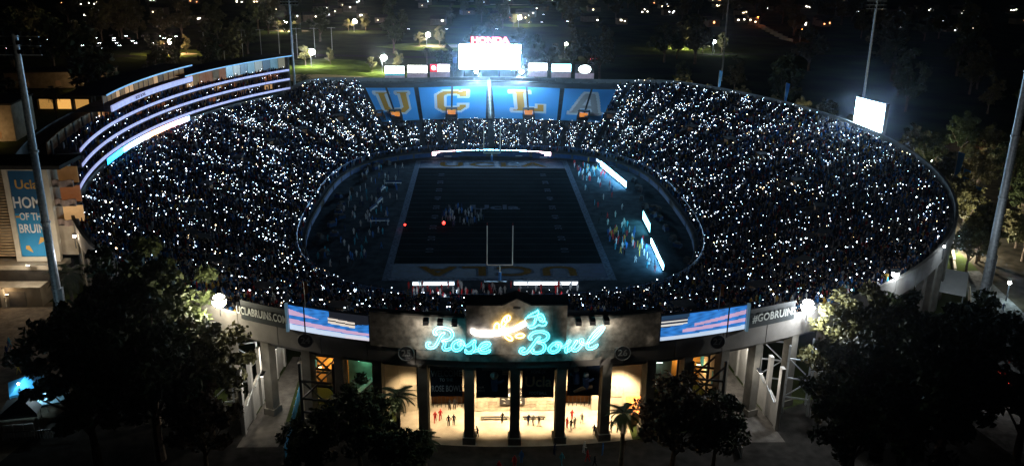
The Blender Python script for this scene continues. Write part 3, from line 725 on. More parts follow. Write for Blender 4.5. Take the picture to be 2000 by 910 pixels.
# --- tiled picture screens left and right, dark text banners
SCR = mat('picture_screen_light', attr='Col', rough=.5, emit=True, es=.95)
def beach(u, v, mir):
    n = .5+.5*math.sin(37*u+9*math.sin(5*v))*math.sin(23*v+7*u)
    c = np.array((.03,.20,.62))*(.6+.7*n)
    pk = np.array((.62,.40,.60))
    if mir:
        d1 = v-(.42+.34*u); d2 = v-(.16+.3*u)
        if u > .38 and -.06 < v-(.52+.3*(u-.4)) < .12*(u): c = pk*.9
        if u > .25 and -.08 < v-(.33+.12*(u-.3)) < .06: c = pk
        if v < .14+.05*u: c = np.array((.55,.68,.85))
        if u < .3 and .52 < v < .88 and v > .5+.35*u:
            c = np.array((.02,.03,.06)) if (int(v*14) % 2) else np.array((.8,.78,.72))
        if v > .86 and u < .32: c = np.array((.02,.05,.1))
    else:
        if u < .38 and abs(v-(.72-.3*u)) < .13*(1-u/.4): c = pk
        w = .36-.12*u
        if abs(v-w) < .10-.05*u: c = pk
        if v < .24-.08*u: c = np.array((.6,.72,.9))
        if v < .09 and u > .7: c = np.array((.75,.72,.82))
        if u > .52 and v > .55+.3*abs(u-.78)**.8: c = np.array((.012,.014,.02))
        if .50 < u < .83 and .52-.22*(u-.5) < v < .78-.22*(u-.5):
            k = v-(.52-.22*(u-.5)); c = np.array((.05,.05,.06)) if .09 < k < .14 or k > .22 else np.array((.85,.74,.62))
    return tuple(c)
for x0, x1, mir, lb in ((-29.9,-18.95,0,'curved picture screen of blue water and a pale boat beside the web address banner'), (18.95,31.2,1,'curved picture screen of blue water and pink sand beside the hashtag banner')):
    o = thing('picture_screen', lb, 'screen', (0,0,0), 0, 'picture screens beside the sign wall')
    q = MB(); nx, nz = 120, 40
    for i in range(nx):
        xa, xb = x0+(x1-x0)*i/nx, x0+(x1-x0)*(i+1)/nx; ya, yb = yrim(xa,.72), yrim(xb,.72)
        for j in range(nz):
            za, zb = 21.45+3.5*j/nz, 21.45+3.5*(j+1)/nz
            q.add([(xa,ya,za),(xb,yb,za),(xb,yb,zb),(xa,ya,zb)], [(0,1,2,3)], beach((i+.5)/nx, (j+.5)/nz, mir))
    q.build('display', SCR, o)
    wall_strip(x0-.1,x1+.1,.66,21.3,25.1,.35).build('cabinet', DARKM, o)
    xe = x0-.25 if x0 < 0 else x1+.25
    MB().box(xe, yrim(xe,.9), 21.2, .35, .5, 4.0).build('edge_post', mat('pale_blue_post',(.35,.5,.6),.6,emit=(.2,.4,.55),es=.25,sample=False), o)
    xp = -27.6 if x0 < 0 else 28.4
    MB().box(xp, yrim(xp,1.15), 20.9, .16, .12, 5.0).build('flag_pole', DARKM, o)
BANB = mat('black_banner', (.014,.018,.02), .7, var=.3)
BTXT = mat('banner_lettering', (.42,.44,.42), .7)
for x0, x1, txt, lb in ((-37.2,-30.4,'UCLABRUINS.COM','black curved banner with white web address along the rim'), (31.9,39.2,'#GOBRUINS','black curved banner with white hashtag along the rim')):
    o = thing('text_banner', lb, 'banner', (0,0,0))
    wall_strip(x0,x1,.72,21.4,24.2,.2).build('panel', BANB, o)
    xm = (x0+x1)/2; ym = yrim(xm,.9); sl = (yrim(x1,.9)-yrim(x0,.9))/(x1-x0); nn = Vector((sl,-1,0)).normalized()
    put_text('lettering', txt, 1.55, BTXT, face_M((xm+nn.x*.25,ym+nn.y*.25,22.9),nn.x,nn.y), o, bold=.012, sx=.62 if x0 < 0 else .86, depth=.03, spacing=1.05)
for x, t in ((-27.7,'24'),(-14.1,'25'),(13.9,'26'),(27.2,'27')):
    y = yrim(x,.95); o = thing('section_plate', 'round dark plate numbered %s %s' % (t, dict(zip(('24','25','26','27'),('under the web address side screen','under the word Rose','under the word Bowl','under the hashtag side screen')))[t]), 'plate', (x,y,20.35), 0, None)
    MB().tube([(0,0,0),(0,-.06,0)], 1.0, 20).build('disc', DARKM, o)
    BT2 = mat('plate_lettering', (.2,.2,.19), .8)
    MB().tube([(1.0*math.cos(a),-.08,1.0*math.sin(a)) for a in np.linspace(0,2*PI,24,endpoint=False)], .05, 4, closed=True).build('rim_ring', BT2, o)
    put_text('number', t, 1.25, BT2, face_M((0,-.1,0),0,-1), o, bold=.015, depth=.02)
# --- flood lamps on the rim
def flood(x, y, z, e, c, label, aimdir, head=1.7, es=90):
    o = thing('flood_lamp', label, 'flood lamp', (x,y,z), 0, None)
    MB().beam((0,0,-2.2),(0,0,.1),.14).build('post', DARKM, o)
    MB().lathe([(.15,-.1),(head*.7,.1),(head*.75,.25),(.2,.32)], 0, 0, .3, 12).build('housing', DARKM, o)
    MB().sphere(0,0,.05,head*.55,12,8).build('globe', mat('flood_globe_%d' % int(c[2]*100),(1,1,1),.4,emit=c,es=es), o)  # globe oversized: its bulk stands in for the flood's starburst
    lamp_light('flood_light', (aimdir[0]*2.6,aimdir[1]*2.6,.1), e, c, o, .5)
    return o
flood(-40.3,yrim(-40.3,1.4),23.6,3600,(1,.9,.68),'blazing warm white flood lamp on the rim at the web address banner',(-.3,-1.0))
flood(41.0,yrim(41,1.4),23.2,5200,(.92,.97,1),'blazing cool white flood lamp on the rim at the hashtag banner',(.3,-1.0))
flood(59.8,yrim(59.8,.4),22.8,1500,(.85,.95,1),'small cool white flood lamp on the rim facing the canopy on the east side',(.5,-.7),1.0)
flood(74.6,yrim(74.6,1.2),22.6,1200,(.75,.9,1),'small bluish flood lamp at the bend of the rim wall by the east canopy',(.9,-.3),.35)
flood(-76.5,yrim(-76.5,1.3)+.3,20.4,900,(1,.82,.6),'small warm lamp at the rim end beside the tall banner building',(-.6,-.8),.45)
flood(-66.5,yrim(-66.5,1.2),22.6,900,(.9,.95,1),'small white lamp on the rim above the dark west tree',(-.5,-.8),.4)
# --- entrance court
ec = thing('entrance_wall', 'cream stone tiled entrance wall with two gateways behind the columns', 'wall', (0,-125.6,GZ))
WARMW = mat('warm_stone', (.46,.41,.33), .85, var=.2, scale=.8, bump=.15)
for x0, x1, z0, z1 in ((-12.3,-11.6,0,11),(-6.3,6.3,0,11),(11.4,13.6,0,11),(-11.6,-6.3,3.3,11),(6.3,11.4,3.3,11)):
    MB().box((x0+x1)/2,.4,z0,x1-x0,.8,z1-z0).build('wall_panel', WARMW, ec)
TILE = [mat('stone_tile_%d' % i, c, .8, var=.2, scale=2) for i, c in enumerate(((.5,.44,.35),(.42,.36,.28),(.36,.31,.25)))]
for i in range(9):
    for j in range(7):
        x = -6.3+1.4*i+.7
        if abs(x) < 1.9 and j > 1 or j > 5: continue
        MB().box(x,-.06,.12+.5*j,1.34,.1,.45).build('tile', TILE[(i*3+j*5+i*j) % 3], ec)
for sx in (-1,1):
    x = -8.95 if sx < 0 else 8.85
    MB().box(x,-.1,3.35,4.6,.3,.7).build('gate_sign', mat('gate_sign_face',(.25,.23,.18),.7,var=.3), ec)
    MB().box(x,-.27,3.55,1.3,.05,.3).build('lit_plate', mat('lit_gate_plate',(.8,.7,.4),.6,emit=(1,.8,.4),es=.9,sample=False), ec)
    MB().box(x,2.4,.02,5.2,.3,3.3).build('gateway_back', mat('gateway_shade',(.12,.055,.02),.9), ec)  # dark amber colour stands for the gateway's shade and glow
    for k in range(9): MB().box(x-2.3+.57*k,1.2,.02,.06,.06,2.6).build('gate_bar', DARKM, ec)
mu = thing('mural_panel', 'black and white action mural framed on the middle of the entrance wall', 'mural', (0,-125.85,GZ+1.2))
MB().box(0,0,0,3.6,.12,2.6).build('frame', DARKM, mu)
rr = random.Random(5); q = MB()
for i in range(36):
    x, z = rr.uniform(-1.5,1.5), rr.uniform(.3,2.3); a = rr.uniform(0,3); l = rr.uniform(.2,.5); w = rr.uniform(.06,.16)
    dx, dz = math.cos(a), math.sin(a); q.add([(x+dx*l-dz*w,-.075-.002*i/36,z+dz*l*.5+dx*w),(x+dz*w,-.075-.002*i/36,z-dx*w),(x-dx*l,-.075-.002*i/36,z-dz*l*.5)], [(0,1,2)])
q.build('figures', mat('mural_white',(.7,.68,.62),.7), mu)
for sx in (-1,1):
    o = thing('entrance_flank_wall', 'tall cream panelled wall glowing warm '+('behind the left palm by the green lit stairs' if sx < 0 else 'behind the right palm by the small kiosk'), 'wall', (sx*15.9,-125.2,GZ))
    for i in range(2):
        for j in range(4): MB().box(-1.2+2.4*i,0,.01+2.75*j,2.37,.6,2.72).build('wall_panel', mat('flank_wall',(.55,.48,.38),.85,var=.15), o)
    MB().box(sx*2.8,-.1,0,.5,.9,11).build('edge_pillar', WARMW, o)
    MB().box(-sx*1.3,-.36,2.2,2.2,.1,2.2).build('tile_panel', TILE[0], o)
# hanging banners between the columns
BNAV = mat('navy_banner_cloth', (.012,.018,.035), .8, var=.3)
BLET = mat('banner_print_blue', (.34,.42,.5), .8); BLETS = mat('banner_print_rust', (.4,.18,.1), .8); BLETG = mat('banner_print_grey', (.3,.28,.26), .8)
def banner(x, lines, label, art=None):
    o = thing('hanging_banner', label, 'banner', (x,yrim(x,-.3)-.1,13.9), 0, 'banners between the entrance columns')
    q = MB(); n = 8
    for i in range(n+1):
        u = -2.1+4.2*i/n; dy = .06*math.sin(i*1.7+x); q.v += [(u,dy,0),(u,dy,4.6),(u,dy+.03,4.6),(u,dy+.03,0)]
    for i in range(n):
        for j in range(4): q.f.append((4*i+j,4*i+(j+1)%4,4*i+4+(j+1)%4,4*i+4+j))
    q.build('cloth', BNAV, o); MB().box(0,.02,4.6,4.4,.1,.1).build('rail', DARKM, o)
    for t, sz, z, m, kw in lines: put_text('lettering', t, sz, m, face_M((kw.pop('x',0),-.12,z),0,-1), o, depth=.01, **kw)
    if art: art(o)
def helm(o, x, z, r, arm):
    MB().sphere(x,-.12,z,r,12,7).build('printed_helmet', BLETG, o)
    q = MB().tube([(x-.1,-.1,z-r),(x+arm*.4,-.1,z-r-.5),(x+arm*.9,-.1,z-r-.4),(x+arm*1.3,-.1,z-r-.1)], [.3,.3,.2,.15], 6); q.tube([(x,-.1,z-r),(x+.1,-.1,z-r-1.6)], [.45,.4], 8); q.build('printed_player', mat('banner_print_navy',(.06,.09,.2),.8), o)
banner(-9,[('WELCOME',1.25,3.35,BLET,dict(sx=.66,bold=.01)),('TO THE',.62,2.45,BLET,dict(sx=.8,bold=.01)),('ROSE BOWL',1.25,1.15,BLET,dict(sx=.56,bold=.01)),('Ucla',.45,4.2,BLETG,dict(x=-.8)),('ROSE',.3,4.2,BLETG,dict(x=.6))],'dark navy banner welcoming visitors in tall pale capitals between columns')
banner(-3,[('OUR',.4,1.6,BLETG,dict(x=-1.5)),('HOUSE',.4,1.1,BLETG,dict(x=-1.4,sx=.7))],'dark navy banner printed with a helmeted football player and grid mark',lambda o: (helm(o,.25,3.3,.55,1),[MB().box(1.4+.2*(i%4),-.1,3.4+.25*(i//4),.16,.02,.2).build('grid_mark', BLETG, o) for i in range(12)]))
banner(3,[('HOME OF',.55,3.8,BLET,dict(sx=.8)),('Ucla',2.1,2.3,BLETS,dict(sx=.95,bold=.02)),('FOOTBALL',.6,.7,BLET,dict(sx=.8))],'dark navy banner naming the home team in rust script between columns')
banner(9,[],'dark navy banner printed with two helmeted players diving for a ball',lambda o: (helm(o,-1.0,3.9,.4,-.5),helm(o,.3,3.1,.42,.8),MB().tube([(-1.2,-.1,.6),(.2,-.1,1.2),(1.2,-.1,1.3)],[.2,.4,.3],8).build('printed_arm',mat('banner_print_tan',(.16,.1,.06),.8),o)))
# ceiling lamps inside the court
for i, (x, e) in enumerate(((-14.5,4500),(-9,8000),(-3,15000),(3,16000),(9,14000),(15,18000))):
    o = thing('court_lamp', 'round warm ceiling lamp inside the entrance court '+('by the green lit stairs','over the welcome banner gateway','behind the single player banner','behind the rust script banner','over the gateway of the diving players','before the bright flank wall')[i], 'lamp', (x,-129.3,16.6))
    MB().lathe([(.5,0),(.55,.2),(.1,.3)], n=12).build('housing', DARKM, o)
    MB().lathe([(.1,-.12),(.42,-.04),(.44,0)], n=12).build('diffuser', mat('court_lamp_light',(1,.9,.7),.5,emit=(1,.78,.45),es=8,sample=False), o)
    MB().beam((0,0,.2),(0,0,1.6),.06).build('stem', DARKM, o)
    lamp_light('court_light', (x,-129.3,16.1), e, (1,.74,.42), None, .4, 80, (x,-127.0,7.2))
# kiosk and bench walls
o = thing('ticket_kiosk', 'small kiosk with tilted orange tiled roof beside the right flank wall', 'kiosk', (17.6,-128.6,GZ))
MB().box(0,0,0,2.6,2.0,1.9).build('cabin', mat('kiosk_wall',(.3,.2,.13),.8), o)
MB().add([(-1.7,-1.4,1.85),(1.7,-1.4,2.0),(1.7,1.3,3.3),(-1.7,1.3,3.1),(-1.7,-1.4,1.7),(1.7,-1.4,1.85),(1.7,1.3,3.15),(-1.7,1.3,2.95)],[(0,1,2,3),(7,6,5,4),(0,4,5,1),(1,5,6,2),(2,6,7,3),(3,7,4,0)]).build('roof', mat('orange_tiles',(.5,.17,.06),.8,var=.3,scale=3), o)
for x, w in ((-2.5,4.0),(3.0,3.2)):
    o = thing('low_bench', 'long low dark bench on the lit entrance paving '+('at the mural' if x < 0 else 'under the rust script banner'), 'bench', (x,-128.0,GZ+.02))
    MB().box(0,0,.36,w,.4,.1).build('seat', DARKM, o)
    for sx in (-1,1): MB().box(sx*w*.4,0,0,.1,.35,.36).build('leg', DARKM, o)
# ---- passages under the stands, left and right of the court
PALE = mat('pale_concrete', (.5,.48,.45), .85, var=.12, scale=.5)
BLUF = mat('blue_fence_mesh', (.03,.28,.55), .7, var=.2)
for sx in (-1,1):
    sd = 'left' if sx < 0 else 'right'
    lbl = 'by the green lit stairs side' if sx < 0 else 'by the kiosk side'
    road = [(sx*36.6,-134.4),(sx*31.2,-134.4),(sx*32.6,-108),(sx*34.6,-108)]
    sheet('service_passage', road if sx < 0 else road[::-1], GZ+.016, mat('passage_floor',(.12,.11,.10),.9,var=.3,scale=1.0))
    w = thing('passage_wall', 'row of tall white concrete fins lining the service passage '+lbl, 'wall', (sx*36.4,-131,GZ), 0, 'white fin walls of the passages')
    for k in range(6):
        x, y = -sx*.22*k, 4.0*k
        MB().box(x,y,0,.5,.9,9.4-k*.25).build('fin', PALE, w)
        if k < 5:
            MB().add([(x,y+.5,.0),(x-sx*.2,y+3.5,.0),(x-sx*.2,y+3.5,4.2+.75*k),(x,y+.5,3.4+.75*k),(x+sx*.25,y+.5,0),(x-sx*.2+sx*.25,y+3.5,0),(x-sx*.2+sx*.25,y+3.5,4.2+.75*k),(x+sx*.25,y+.5,3.4+.75*k)],[(0,1,2,3),(7,6,5,4),(0,4,5,1),(1,5,6,2),(2,6,7,3),(3,7,4,0)]).build('parapet', PALE, w)
            MB().beam((x-sx*.5,y+.4,3.9+.75*k),(x-sx*.6,y+3.6,4.9+.75*k),.09).build('handrail', STEEL, w)
    f = thing('mesh_fence', 'bright blue panelled fence along the service passage '+lbl, 'fence', (sx*29.6,-138,GZ), 0, 'blue passage fences')
    for k in range(9):
        x, y = -sx*(-.16*k), 2.1*k
        MB().box(sx*.16*k,y+1,.15,.06,2.0,1.9 if sx < 0 else 1.3,-sx*.076).build('fence_panel', BLUF if sx < 0 else DARKM, f)
        MB().box(sx*.16*k-sx*.08,y,0,.09,.09,2.3 if sx < 0 else 1.6).build('fence_post', STEEL, f)
    # inner service block with warm lit doors and steel bracing
    o = thing('service_block', 'pale service block with amber lit doorway '+lbl, 'building', (sx*28.4,-119.5,GZ))
    for k in range(5): MB().box(-sx*.3*0+sx*.9,-6+3.2*k,0,.5,3.16,8.6).build('wall_panel', PALE, o)
    for k in range(3): MB().box(sx*.6,-5+3.2*k,3.2,.1,1.6,2.0).build('blue_panel', BLUF, o)
    MB().box(-sx*2.2,2.5,0,5.6,.4,8.5).build('end_wall', mat('amber_lit_wall',(.42,.25,.08),.85), o)  # orange lamp light is put into the wall colour
    MB().box(-sx*1.6,2.2,0,1.6,.2,2.4).build('door', DARKM, o)
    for k in range(2):
        l = thing('wall_lamp', 'amber wall lamp on the service block '+lbl+(' above the door' if k else ' on the corner'), 'lamp', (sx*(28.4)-sx*(.4+1.8*k),-117.6-.4*k-2.2*(1-k),GZ+4.4))
        MB().box(0,0,-.1,.6,.35,.22).build('housing', DARKM, l); MB().box(0,0,-.22,.5,.3,.1).build('diffuser', mat('amber_lamp_light',(1,.8,.5),.5,emit=(1,.75,.42),es=10,sample=False), l)
        lamp_light('amber_light', (0,-.2,-.6), 260, (1,.55,.18), l, .2)
    for k, y in enumerate((-131.2,-127.5,-123.5)):
        g = thing('bracing_frame', 'dark steel cross braced frame carrying the stand '+lbl+(', outermost',', middle',', innermost')[k], 'steel frame', (sx*26.2,y,GZ), 0, None)
        for px in (-2.2,2.2): MB().beam((px,0,0),(px,0,10.5-k),.32).build('post', DARKM, g)
        for z in (3.4,5.4,8.0): MB().beam((-2.2,0,z),(2.2,0,z-.5),.24).build('cross_beam', DARKM, g)
        MB().beam((-2.2,.1,5.2),(2.2,.1,9.6),.2).build('brace', DARKM, g); MB().beam((2.2,.2,3.4),(-2.2,.2,8.0),.2).build('brace', DARKM, g)
    for k, (x, y) in enumerate(((40.4,-127.2),(44.6,-125.0),(38.4,-121))):
        g = thing('bracing_frame', 'galvanised braced steel frame outside the passage '+lbl+(', first',', second',', rear')[k], 'steel frame', (sx*x,y,GZ), -sx*.3, None)
        for px in (-1.7,1.7): MB().beam((px,0,0),(px,0,10.6),.26).build('post', STEEL, g)
        for z in (2.6,5.6,8.6): MB().beam((-1.7,0,z),(1.7,0,z),.18).build('cross_beam', STEEL, g)
        MB().beam((-1.7,.15,2.6),(1.7,.15,5.6),.14).build('brace', STEEL, g); MB().beam((1.7,.15,5.6),(-1.7,.15,8.6),.14).build('brace', STEEL, g)
    for k, (x, y, z, e, c) in enumerate(((33.9,-121,15.2,1500,(1,.93,.8)),(33.6,-130,15.6,350,(1,.95,.85)))):
        l = thing('passage_lamp', 'white ceiling lamp over the passage '+lbl+(' at its inner end' if k == 0 else ' at its mouth'), 'lamp', (sx*x,y,z))
        MB().box(0,0,0,.5,1.3,.15).build('housing', DARKM, l); MB().box(0,0,-.08,.4,1.2,.07).build('diffuser', mat('passage_lamp_light',(1,1,1),.5,emit=(1,.95,.85),es=6,sample=False), l)
        MB().beam((0,0,.1),(0,0,2.2),.06).build('hanger', DARKM, l)
        lamp_light('passage_light', (0,0,-.4), e, c, l, .4)
# green lit stairs
o = thing('under_stair', 'steel stair lit green under the stand beside the left flank wall', 'stair', (-21.2,-121.5,GZ))
for k in range(12): MB().box(-1.8+.33*k,0,.3+.3*k,.34,2.2,.08).build('step', STEEL, o)
for y in (-1.15,1.15): MB().beam((-2,y,0),(2,y,3.9),.1,.3).build('stringer', STEEL, o)
MB().box(0,2.2,0,5.4,.3,8).build('back_wall', mat('green_grey_wall',(.2,.25,.22),.8), o)
for k, z in enumerate((2.1,5.2)):
    l = thing('tube_lamp', 'greenish fluorescent tube '+('under' if k == 0 else 'over')+' the steel stair', 'lamp', (-21.2,-119.9,GZ+z))
    MB().box(0,0,0,2.4,.14,.12).build('housing', STEEL, l); MB().box(0,-.1,0,2.3,.06,.1).build('tube', mat('green_tube_light',(.6,1,.7),.5,emit=(.35,1,.6),es=4,sample=False), l)
    lamp_light('green_light', (0,-.4,-.2), 60, (.3,1,.55), l, .3)
o = thing('under_stair', 'steel stair with a dim light under the stand beside the kiosk', 'stair', (21.4,-121.5,GZ))
for k in range(12): MB().box(1.8-.33*k,0,.3+.3*k,.34,2.2,.08).build('step', STEEL, o)
for y in (-1.15,1.15): MB().beam((2,y,0),(-2,y,3.9),.1,.3).build('stringer', STEEL, o)
MB().box(0,2.2,0,5.4,.3,8).build('back_wall', MATS['green_grey_wall'], o)
l = thing('tube_lamp', 'short pale tube lamp over the steel stair next to the kiosk', 'lamp', (21.4,-119.9,GZ+4.6))
MB().box(0,0,0,2.4,.14,.12).build('housing', STEEL, l); MB().box(0,-.1,0,2.3,.06,.1).build('tube', mat('pale_tube_light',(.9,1,.9),.5,emit=(.8,1,.85),es=3,sample=False), l)
lamp_light('pale_tube_glow', (0,-.4,-.2), 30, (.8,1,.85), l, .3)
# ================================================================ west pavilion
def tw(y): return PI-math.asin(max(-1,min(1,y/A1)))
pv = thing('pavilion', 'curved multi-deck west pavilion with lavender lit balcony edges and blue roof lines', 'building')
EDGE_GLOW = mat('lavender_edge_glow', (.6,.55,.7), .6, emit=(.42,.44,.80), es=.72)  # light on the balcony edges is put in as their own emission
ROOFB = mat('blue_roof_edge', (.2,.4,.6), .5, emit=(.16,.42,.78), es=.6, sample=False)
def sector(y0, y1, d0, d1, z0, z1, n=28): return arc_wall(tw(y1), tw(y0), lambda t, d: outer(t, d0+d), z0, z1, d1-d0, n)
WARM = [mat('suite_glow_%d' % i, c, .8, emit=e, es=s, sample=False) for i, (c, e, s) in enumerate((((.3,.2,.12),(1,.5,.2),.02),((.4,.25,.12),(1,.45,.14),.07),((.5,.35,.2),(1,.55,.22),.4),((.2,.15,.1),(1,.5,.2),.004),((.2,.15,.1),(1,.32,.1),.13)))]
decks = [(-59,88,19.3),(-45,88,22.6),(-45,88,25.9)]
dk = []
rr = random.Random(11)
for y0, y1, z in decks:
    sector(y0, y1, -.1, 10, z-.25, z+.05).build('deck_slab', CON_D, pv)
    seg = 12; 
    for i in range(seg):
        a, c = y0+(y1-y0)*i/seg, y0+(y1-y0)*(i+1)/seg-.25
        sector(a, c, -.35, -.12, z+.12, z+.82, 4).build('balcony_edge', EDGE_GLOW, pv)
    nw = int((y1-y0)/3.2)
    for i in range(nw):
        a = y0+(y1-y0)*i/nw; zz = .9
        sector(a+.1, a+(y1-y0)/nw-.1, 6.0, 6.3, z+.06, z+2.7, 2).build('suite_window', WARM[rr.choice((0,0,0,1,1,2,3,3,4)) if a > -16 else 3], pv)  # glowing back wall panels stand in for lamps on the decks
        if i % 2 == 0:
            t = tw(a); x, y = outer(t, 5.2); MB().box(x, y, z+.05, .35, .35, 3.0).build('deck_post', CON_D, pv)
    for i in range(int((y1-y0)/.95)):
        for row in range(3):
            if rr.random() < .62:
                t = tw(y0+.5+i*.95+rr.uniform(-.2,.2)); x, y = outer(t, .8+1.2*row); dk.append((x, y, z+.06+.35*row, t, 1))
sector(-59,88,10,10.4,GZ,29.0,40).build('rear_wall', CON_D, pv)
sector(-14,39,-.6,-.2,29.3,30.8,14).build('suite_fascia', EDGE_GLOW, pv)
sector(-12,39,-.2,10,28.9,29.15,20).build('suite_floor', CON_D, pv)
for i in range(17):
    a = -12+3.0*i
    sector(a+.12,a+2.88,2.2,2.35,31.0,33.4,2).build('suite_window', WARM[rr.choice((0,1,2,2,4,1))], pv)
    t = tw(a); x, y = outer(t, 2.1); MB().box(x,y,29.1,.12,.12,5.2).build('window_mullion', DARKM, pv)
sector(-20,38,-1.4,9,34.3,34.5,20).build('roof', ROOF, pv); sector(-20,38,-1.55,-1.42,34.2,34.6,20).build('roof_edge', ROOFB, pv)
sector(34,89,-1.0,10,31.4,31.6,20).build('roof', ROOF, pv); sector(34,89,-1.15,-1.02,31.3,31.7,20).build('roof_edge', ROOFB, pv)
for i in range(14):
    a = 39.5+3.5*i
    sector(a+.1,a+3.4,2.0,2.2,27.1,31.3,2).build('press_window', mat('press_glass_%d' % (i % 3), ((.05,.09,.1),(.08,.10,.08),(.03,.05,.07))[i % 3], .3, emit=((.3,.6,.7),(.6,.6,.45),(.2,.3,.4))[i % 3], es=(.22,.3,.06)[i % 3], sample=False) if i > 5 else WARM[rr.choice((0,2,4,1))], pv)
for y, L in ((-59,19.3),(88,19.3)):
    t = tw(y); x, y2 = outer(t, 5); MB().box(x, y2, GZ, 10, .5, 24-GZ if y < 0 else 31.3-GZ, t).build('end_wall', CON_D, pv)
put_text('fascia_lettering', 'ROSE BOWL', 1.3, mat('fascia_print',(.08,.06,.12),.7), face_M((outer(tw(6),-.72)[0]+.1,6,30.1),1,-.02), pv, sx=.95, depth=.02)
tag(crowd_mesh('crowd', dk), 'dark figures of guests standing along the pavilion decks', 'crowd', kind='stuff')
q = MB()
for p in dk:
    if rr.random() < .12: q.ball(p[0]+.4, p[1], p[2]+1.6, .08, (.6,.65,.75))
tag(q.build('phone_lights', PHL), 'white phone torches dotted along the pavilion decks', 'phone light', kind='stuff')
# rainbow ribbon board below the lowest balcony
o = thing('ribbon_board', 'bright rainbow tinted ribbon board under the lowest pavilion balcony', 'ribbon board')
q = MB(); n = 60
for i in range(n):
    a, c = -23+58*i/n, -23+58*(i+1)/n; u = i/n
    stops = ((0,(.01,.30,.9)),(.2,(.03,.5,1)),(.42,(.5,.7,1)),(.58,(1,.5,.18)),(.72,(1,.42,.3)),(.85,(1,.5,.62)),(.95,(.7,.7,1)),(1,(.1,.5,1)))
    for (u0,c0),(u1,c1) in zip(stops, stops[1:]):
        if u0 <= u <= u1: cc = np.array(c0)+(np.array(c1)-np.array(c0))*(u-u0)/(u1-u0); break
    pa, pc = outer(tw(a),-.5), outer(tw(c),-.5)
    q.add([(pa[0],pa[1],17.7),(pc[0],pc[1],17.7),(pc[0],pc[1],19.15),(pa[0],pa[1],19.15)], [(3,2,1,0)], tuple(cc))
q.build('light_strip', mat('rainbow_ribbon_light', attr='Col', emit=True, es=9, rough=.5), o)
sector(-23,35,-.45,-.1,17.6,19.2,20).build('cabinet', DARKM, o)
# ---------------------------------------------------------------- banner building at the south end of the pavilion
bb = thing('banner_building', 'tan concrete end building with tall blue banner, slatted screen and balconies', 'building', (0,0,0))
TAN = mat('tan_concrete', (.36,.31,.24), .9, var=.25, scale=.5, bump=.2); CREAM = mat('cream_frame', (.6,.54,.44), .85, var=.12)
MB().box(-92,-76.5,14.8,19.5,9,16.6).build('main_block', TAN, bb)
for x, w, z, h in ((-89.35,.9,14.9,16.9),(-82.4,1.1,14.9,16.9)): MB().box(x,-81.4,z,w,1.0,h).build('banner_frame', CREAM, bb)
MB().box(-85.9,-81.4,14.0,7.9,1.0,.88).build('banner_frame', CREAM, bb); MB().box(-85.9,-81.4,31.2,5.9,1.0,.6).build('banner_frame', CREAM, bb)
for k in range(30): MB().box(-95.2,-81.5,14.9+.56*k,10.6,.25,.24).build('screen_slat', mat('amber_lit_slat',(.45,.33,.2),.7), bb)  # warm light on the slats is put into their colour
MB().box(-92,-82,13.1,22,4,.85).build('ledge', TAN, bb)
MB().box(-92,-81,10.9,21,6,2.2).build('shade_band', mat('gap_shade',(.04,.035,.03),.9), bb)  # solid dark band; the shade of the gap is its colour
MB().box(-94,-83.6,GZ,20.5,7.2,3.7).build('podium', TAN, bb)
MB().box(-88.0,-87.22,GZ+.02,3.0,.12,2.9).build('garage_door', mat('garage_metal',(.2,.18,.16),.6), bb)
MB().box(-90.4,-87.3,GZ,.7,.6,3.5).build('pilaster', CREAM, bb)
MB().box(-90,-77.5,31.4,21,9,.7).build('roof', ROOF, bb)
for k, z in enumerate((28.2,24.6,20.8)):
    q = MB(); P = [(-81.8+3.8*i/10, -81.0+.55*math.sin(i*.9+.4)) for i in range(11)]
    for x, y in P: q.v += [(x,y,z-.2),(x,y,z+.95),(x,y+.3,z+.95),(x,y+.3,z-.2)]
    for i in range(10):
        for j in range(4): q.f.append((4*i+j,4*i+(j+1)%4,4*i+4+(j+1)%4,4*i+4+j))
    q.f += [(0,1,2,3)[::-1],(40,41,42,43)]; q.build('balcony_parapet', mat('pinkish_concrete',(.36,.28,.25),.9,var=.25), bb)
    MB().box(-80.0,-79.4,z-.3,3.6,3.0,.2).build('balcony_floor', CON_D, bb)
    MB().box(-80.0,-78.2,z-.1,3.6,.3,3.0).build('balcony_back', WARM[(1,4,2)[k]], bb)  # back wall itself emits the warm light of the balcony interior
MB().box(-80.4,-80.6,15.0,3.1,.8,5.6).build('stair_wall', TAN, bb)
tb = thing('wall_banner', 'tall blue team banner in cream frame on the tan end building', 'banner', (-85.9,-81.75,14.95))
BLB = mat('bright_blue_banner', (.03,.25,.5), .7, var=.1); 
MB().box(0,0,0,5.8,.12,8.2).build('lower_cloth', BLB, tb); MB().box(0,0,8.2,5.8,.12,8.0).build('upper_cloth', mat('deep_blue_banner',(.02,.10,.22),.7,var=.1), tb)
WL = mat('banner_white_print', (.75,.75,.75), .7); GL = mat('banner_gold_print', (.6,.36,.1), .7)
put_text('lettering', 'Ucla', 2.3, GL, face_M((0,-.1,13.6),0,-1), tb, depth=.01, bold=.02)
for t, sz, z, sx in (('HOME',2.9,10.2,.75),('OF THE',1.9,7.6,.72),('BRUINS',2.3,5.3,.72)): put_text('lettering', t, sz, WL, face_M((.15,-.1,z),0,-1), tb, depth=.01, bold=.02, sx=sx)
MB().box(-2.4,-.1,7.45,.8,.04,.35).build('gold_dash', GL, tb)
for x, z, a in ((1.0,3.0,-.7),(-1.3,1.4,.7)):
    q = MB(); s, c = math.sin(a), math.cos(a); q.add([(x+u*c-v*s,-.09,z+u*s+v*c) for u, v in ((-.5,.5),(0,.9),(.5,.5),(.2,-.4),(0,-.9),(-.2,-.4))], [(0,1,2,3,4,5)][::1]); q.build('gold_petal', GL, tb)
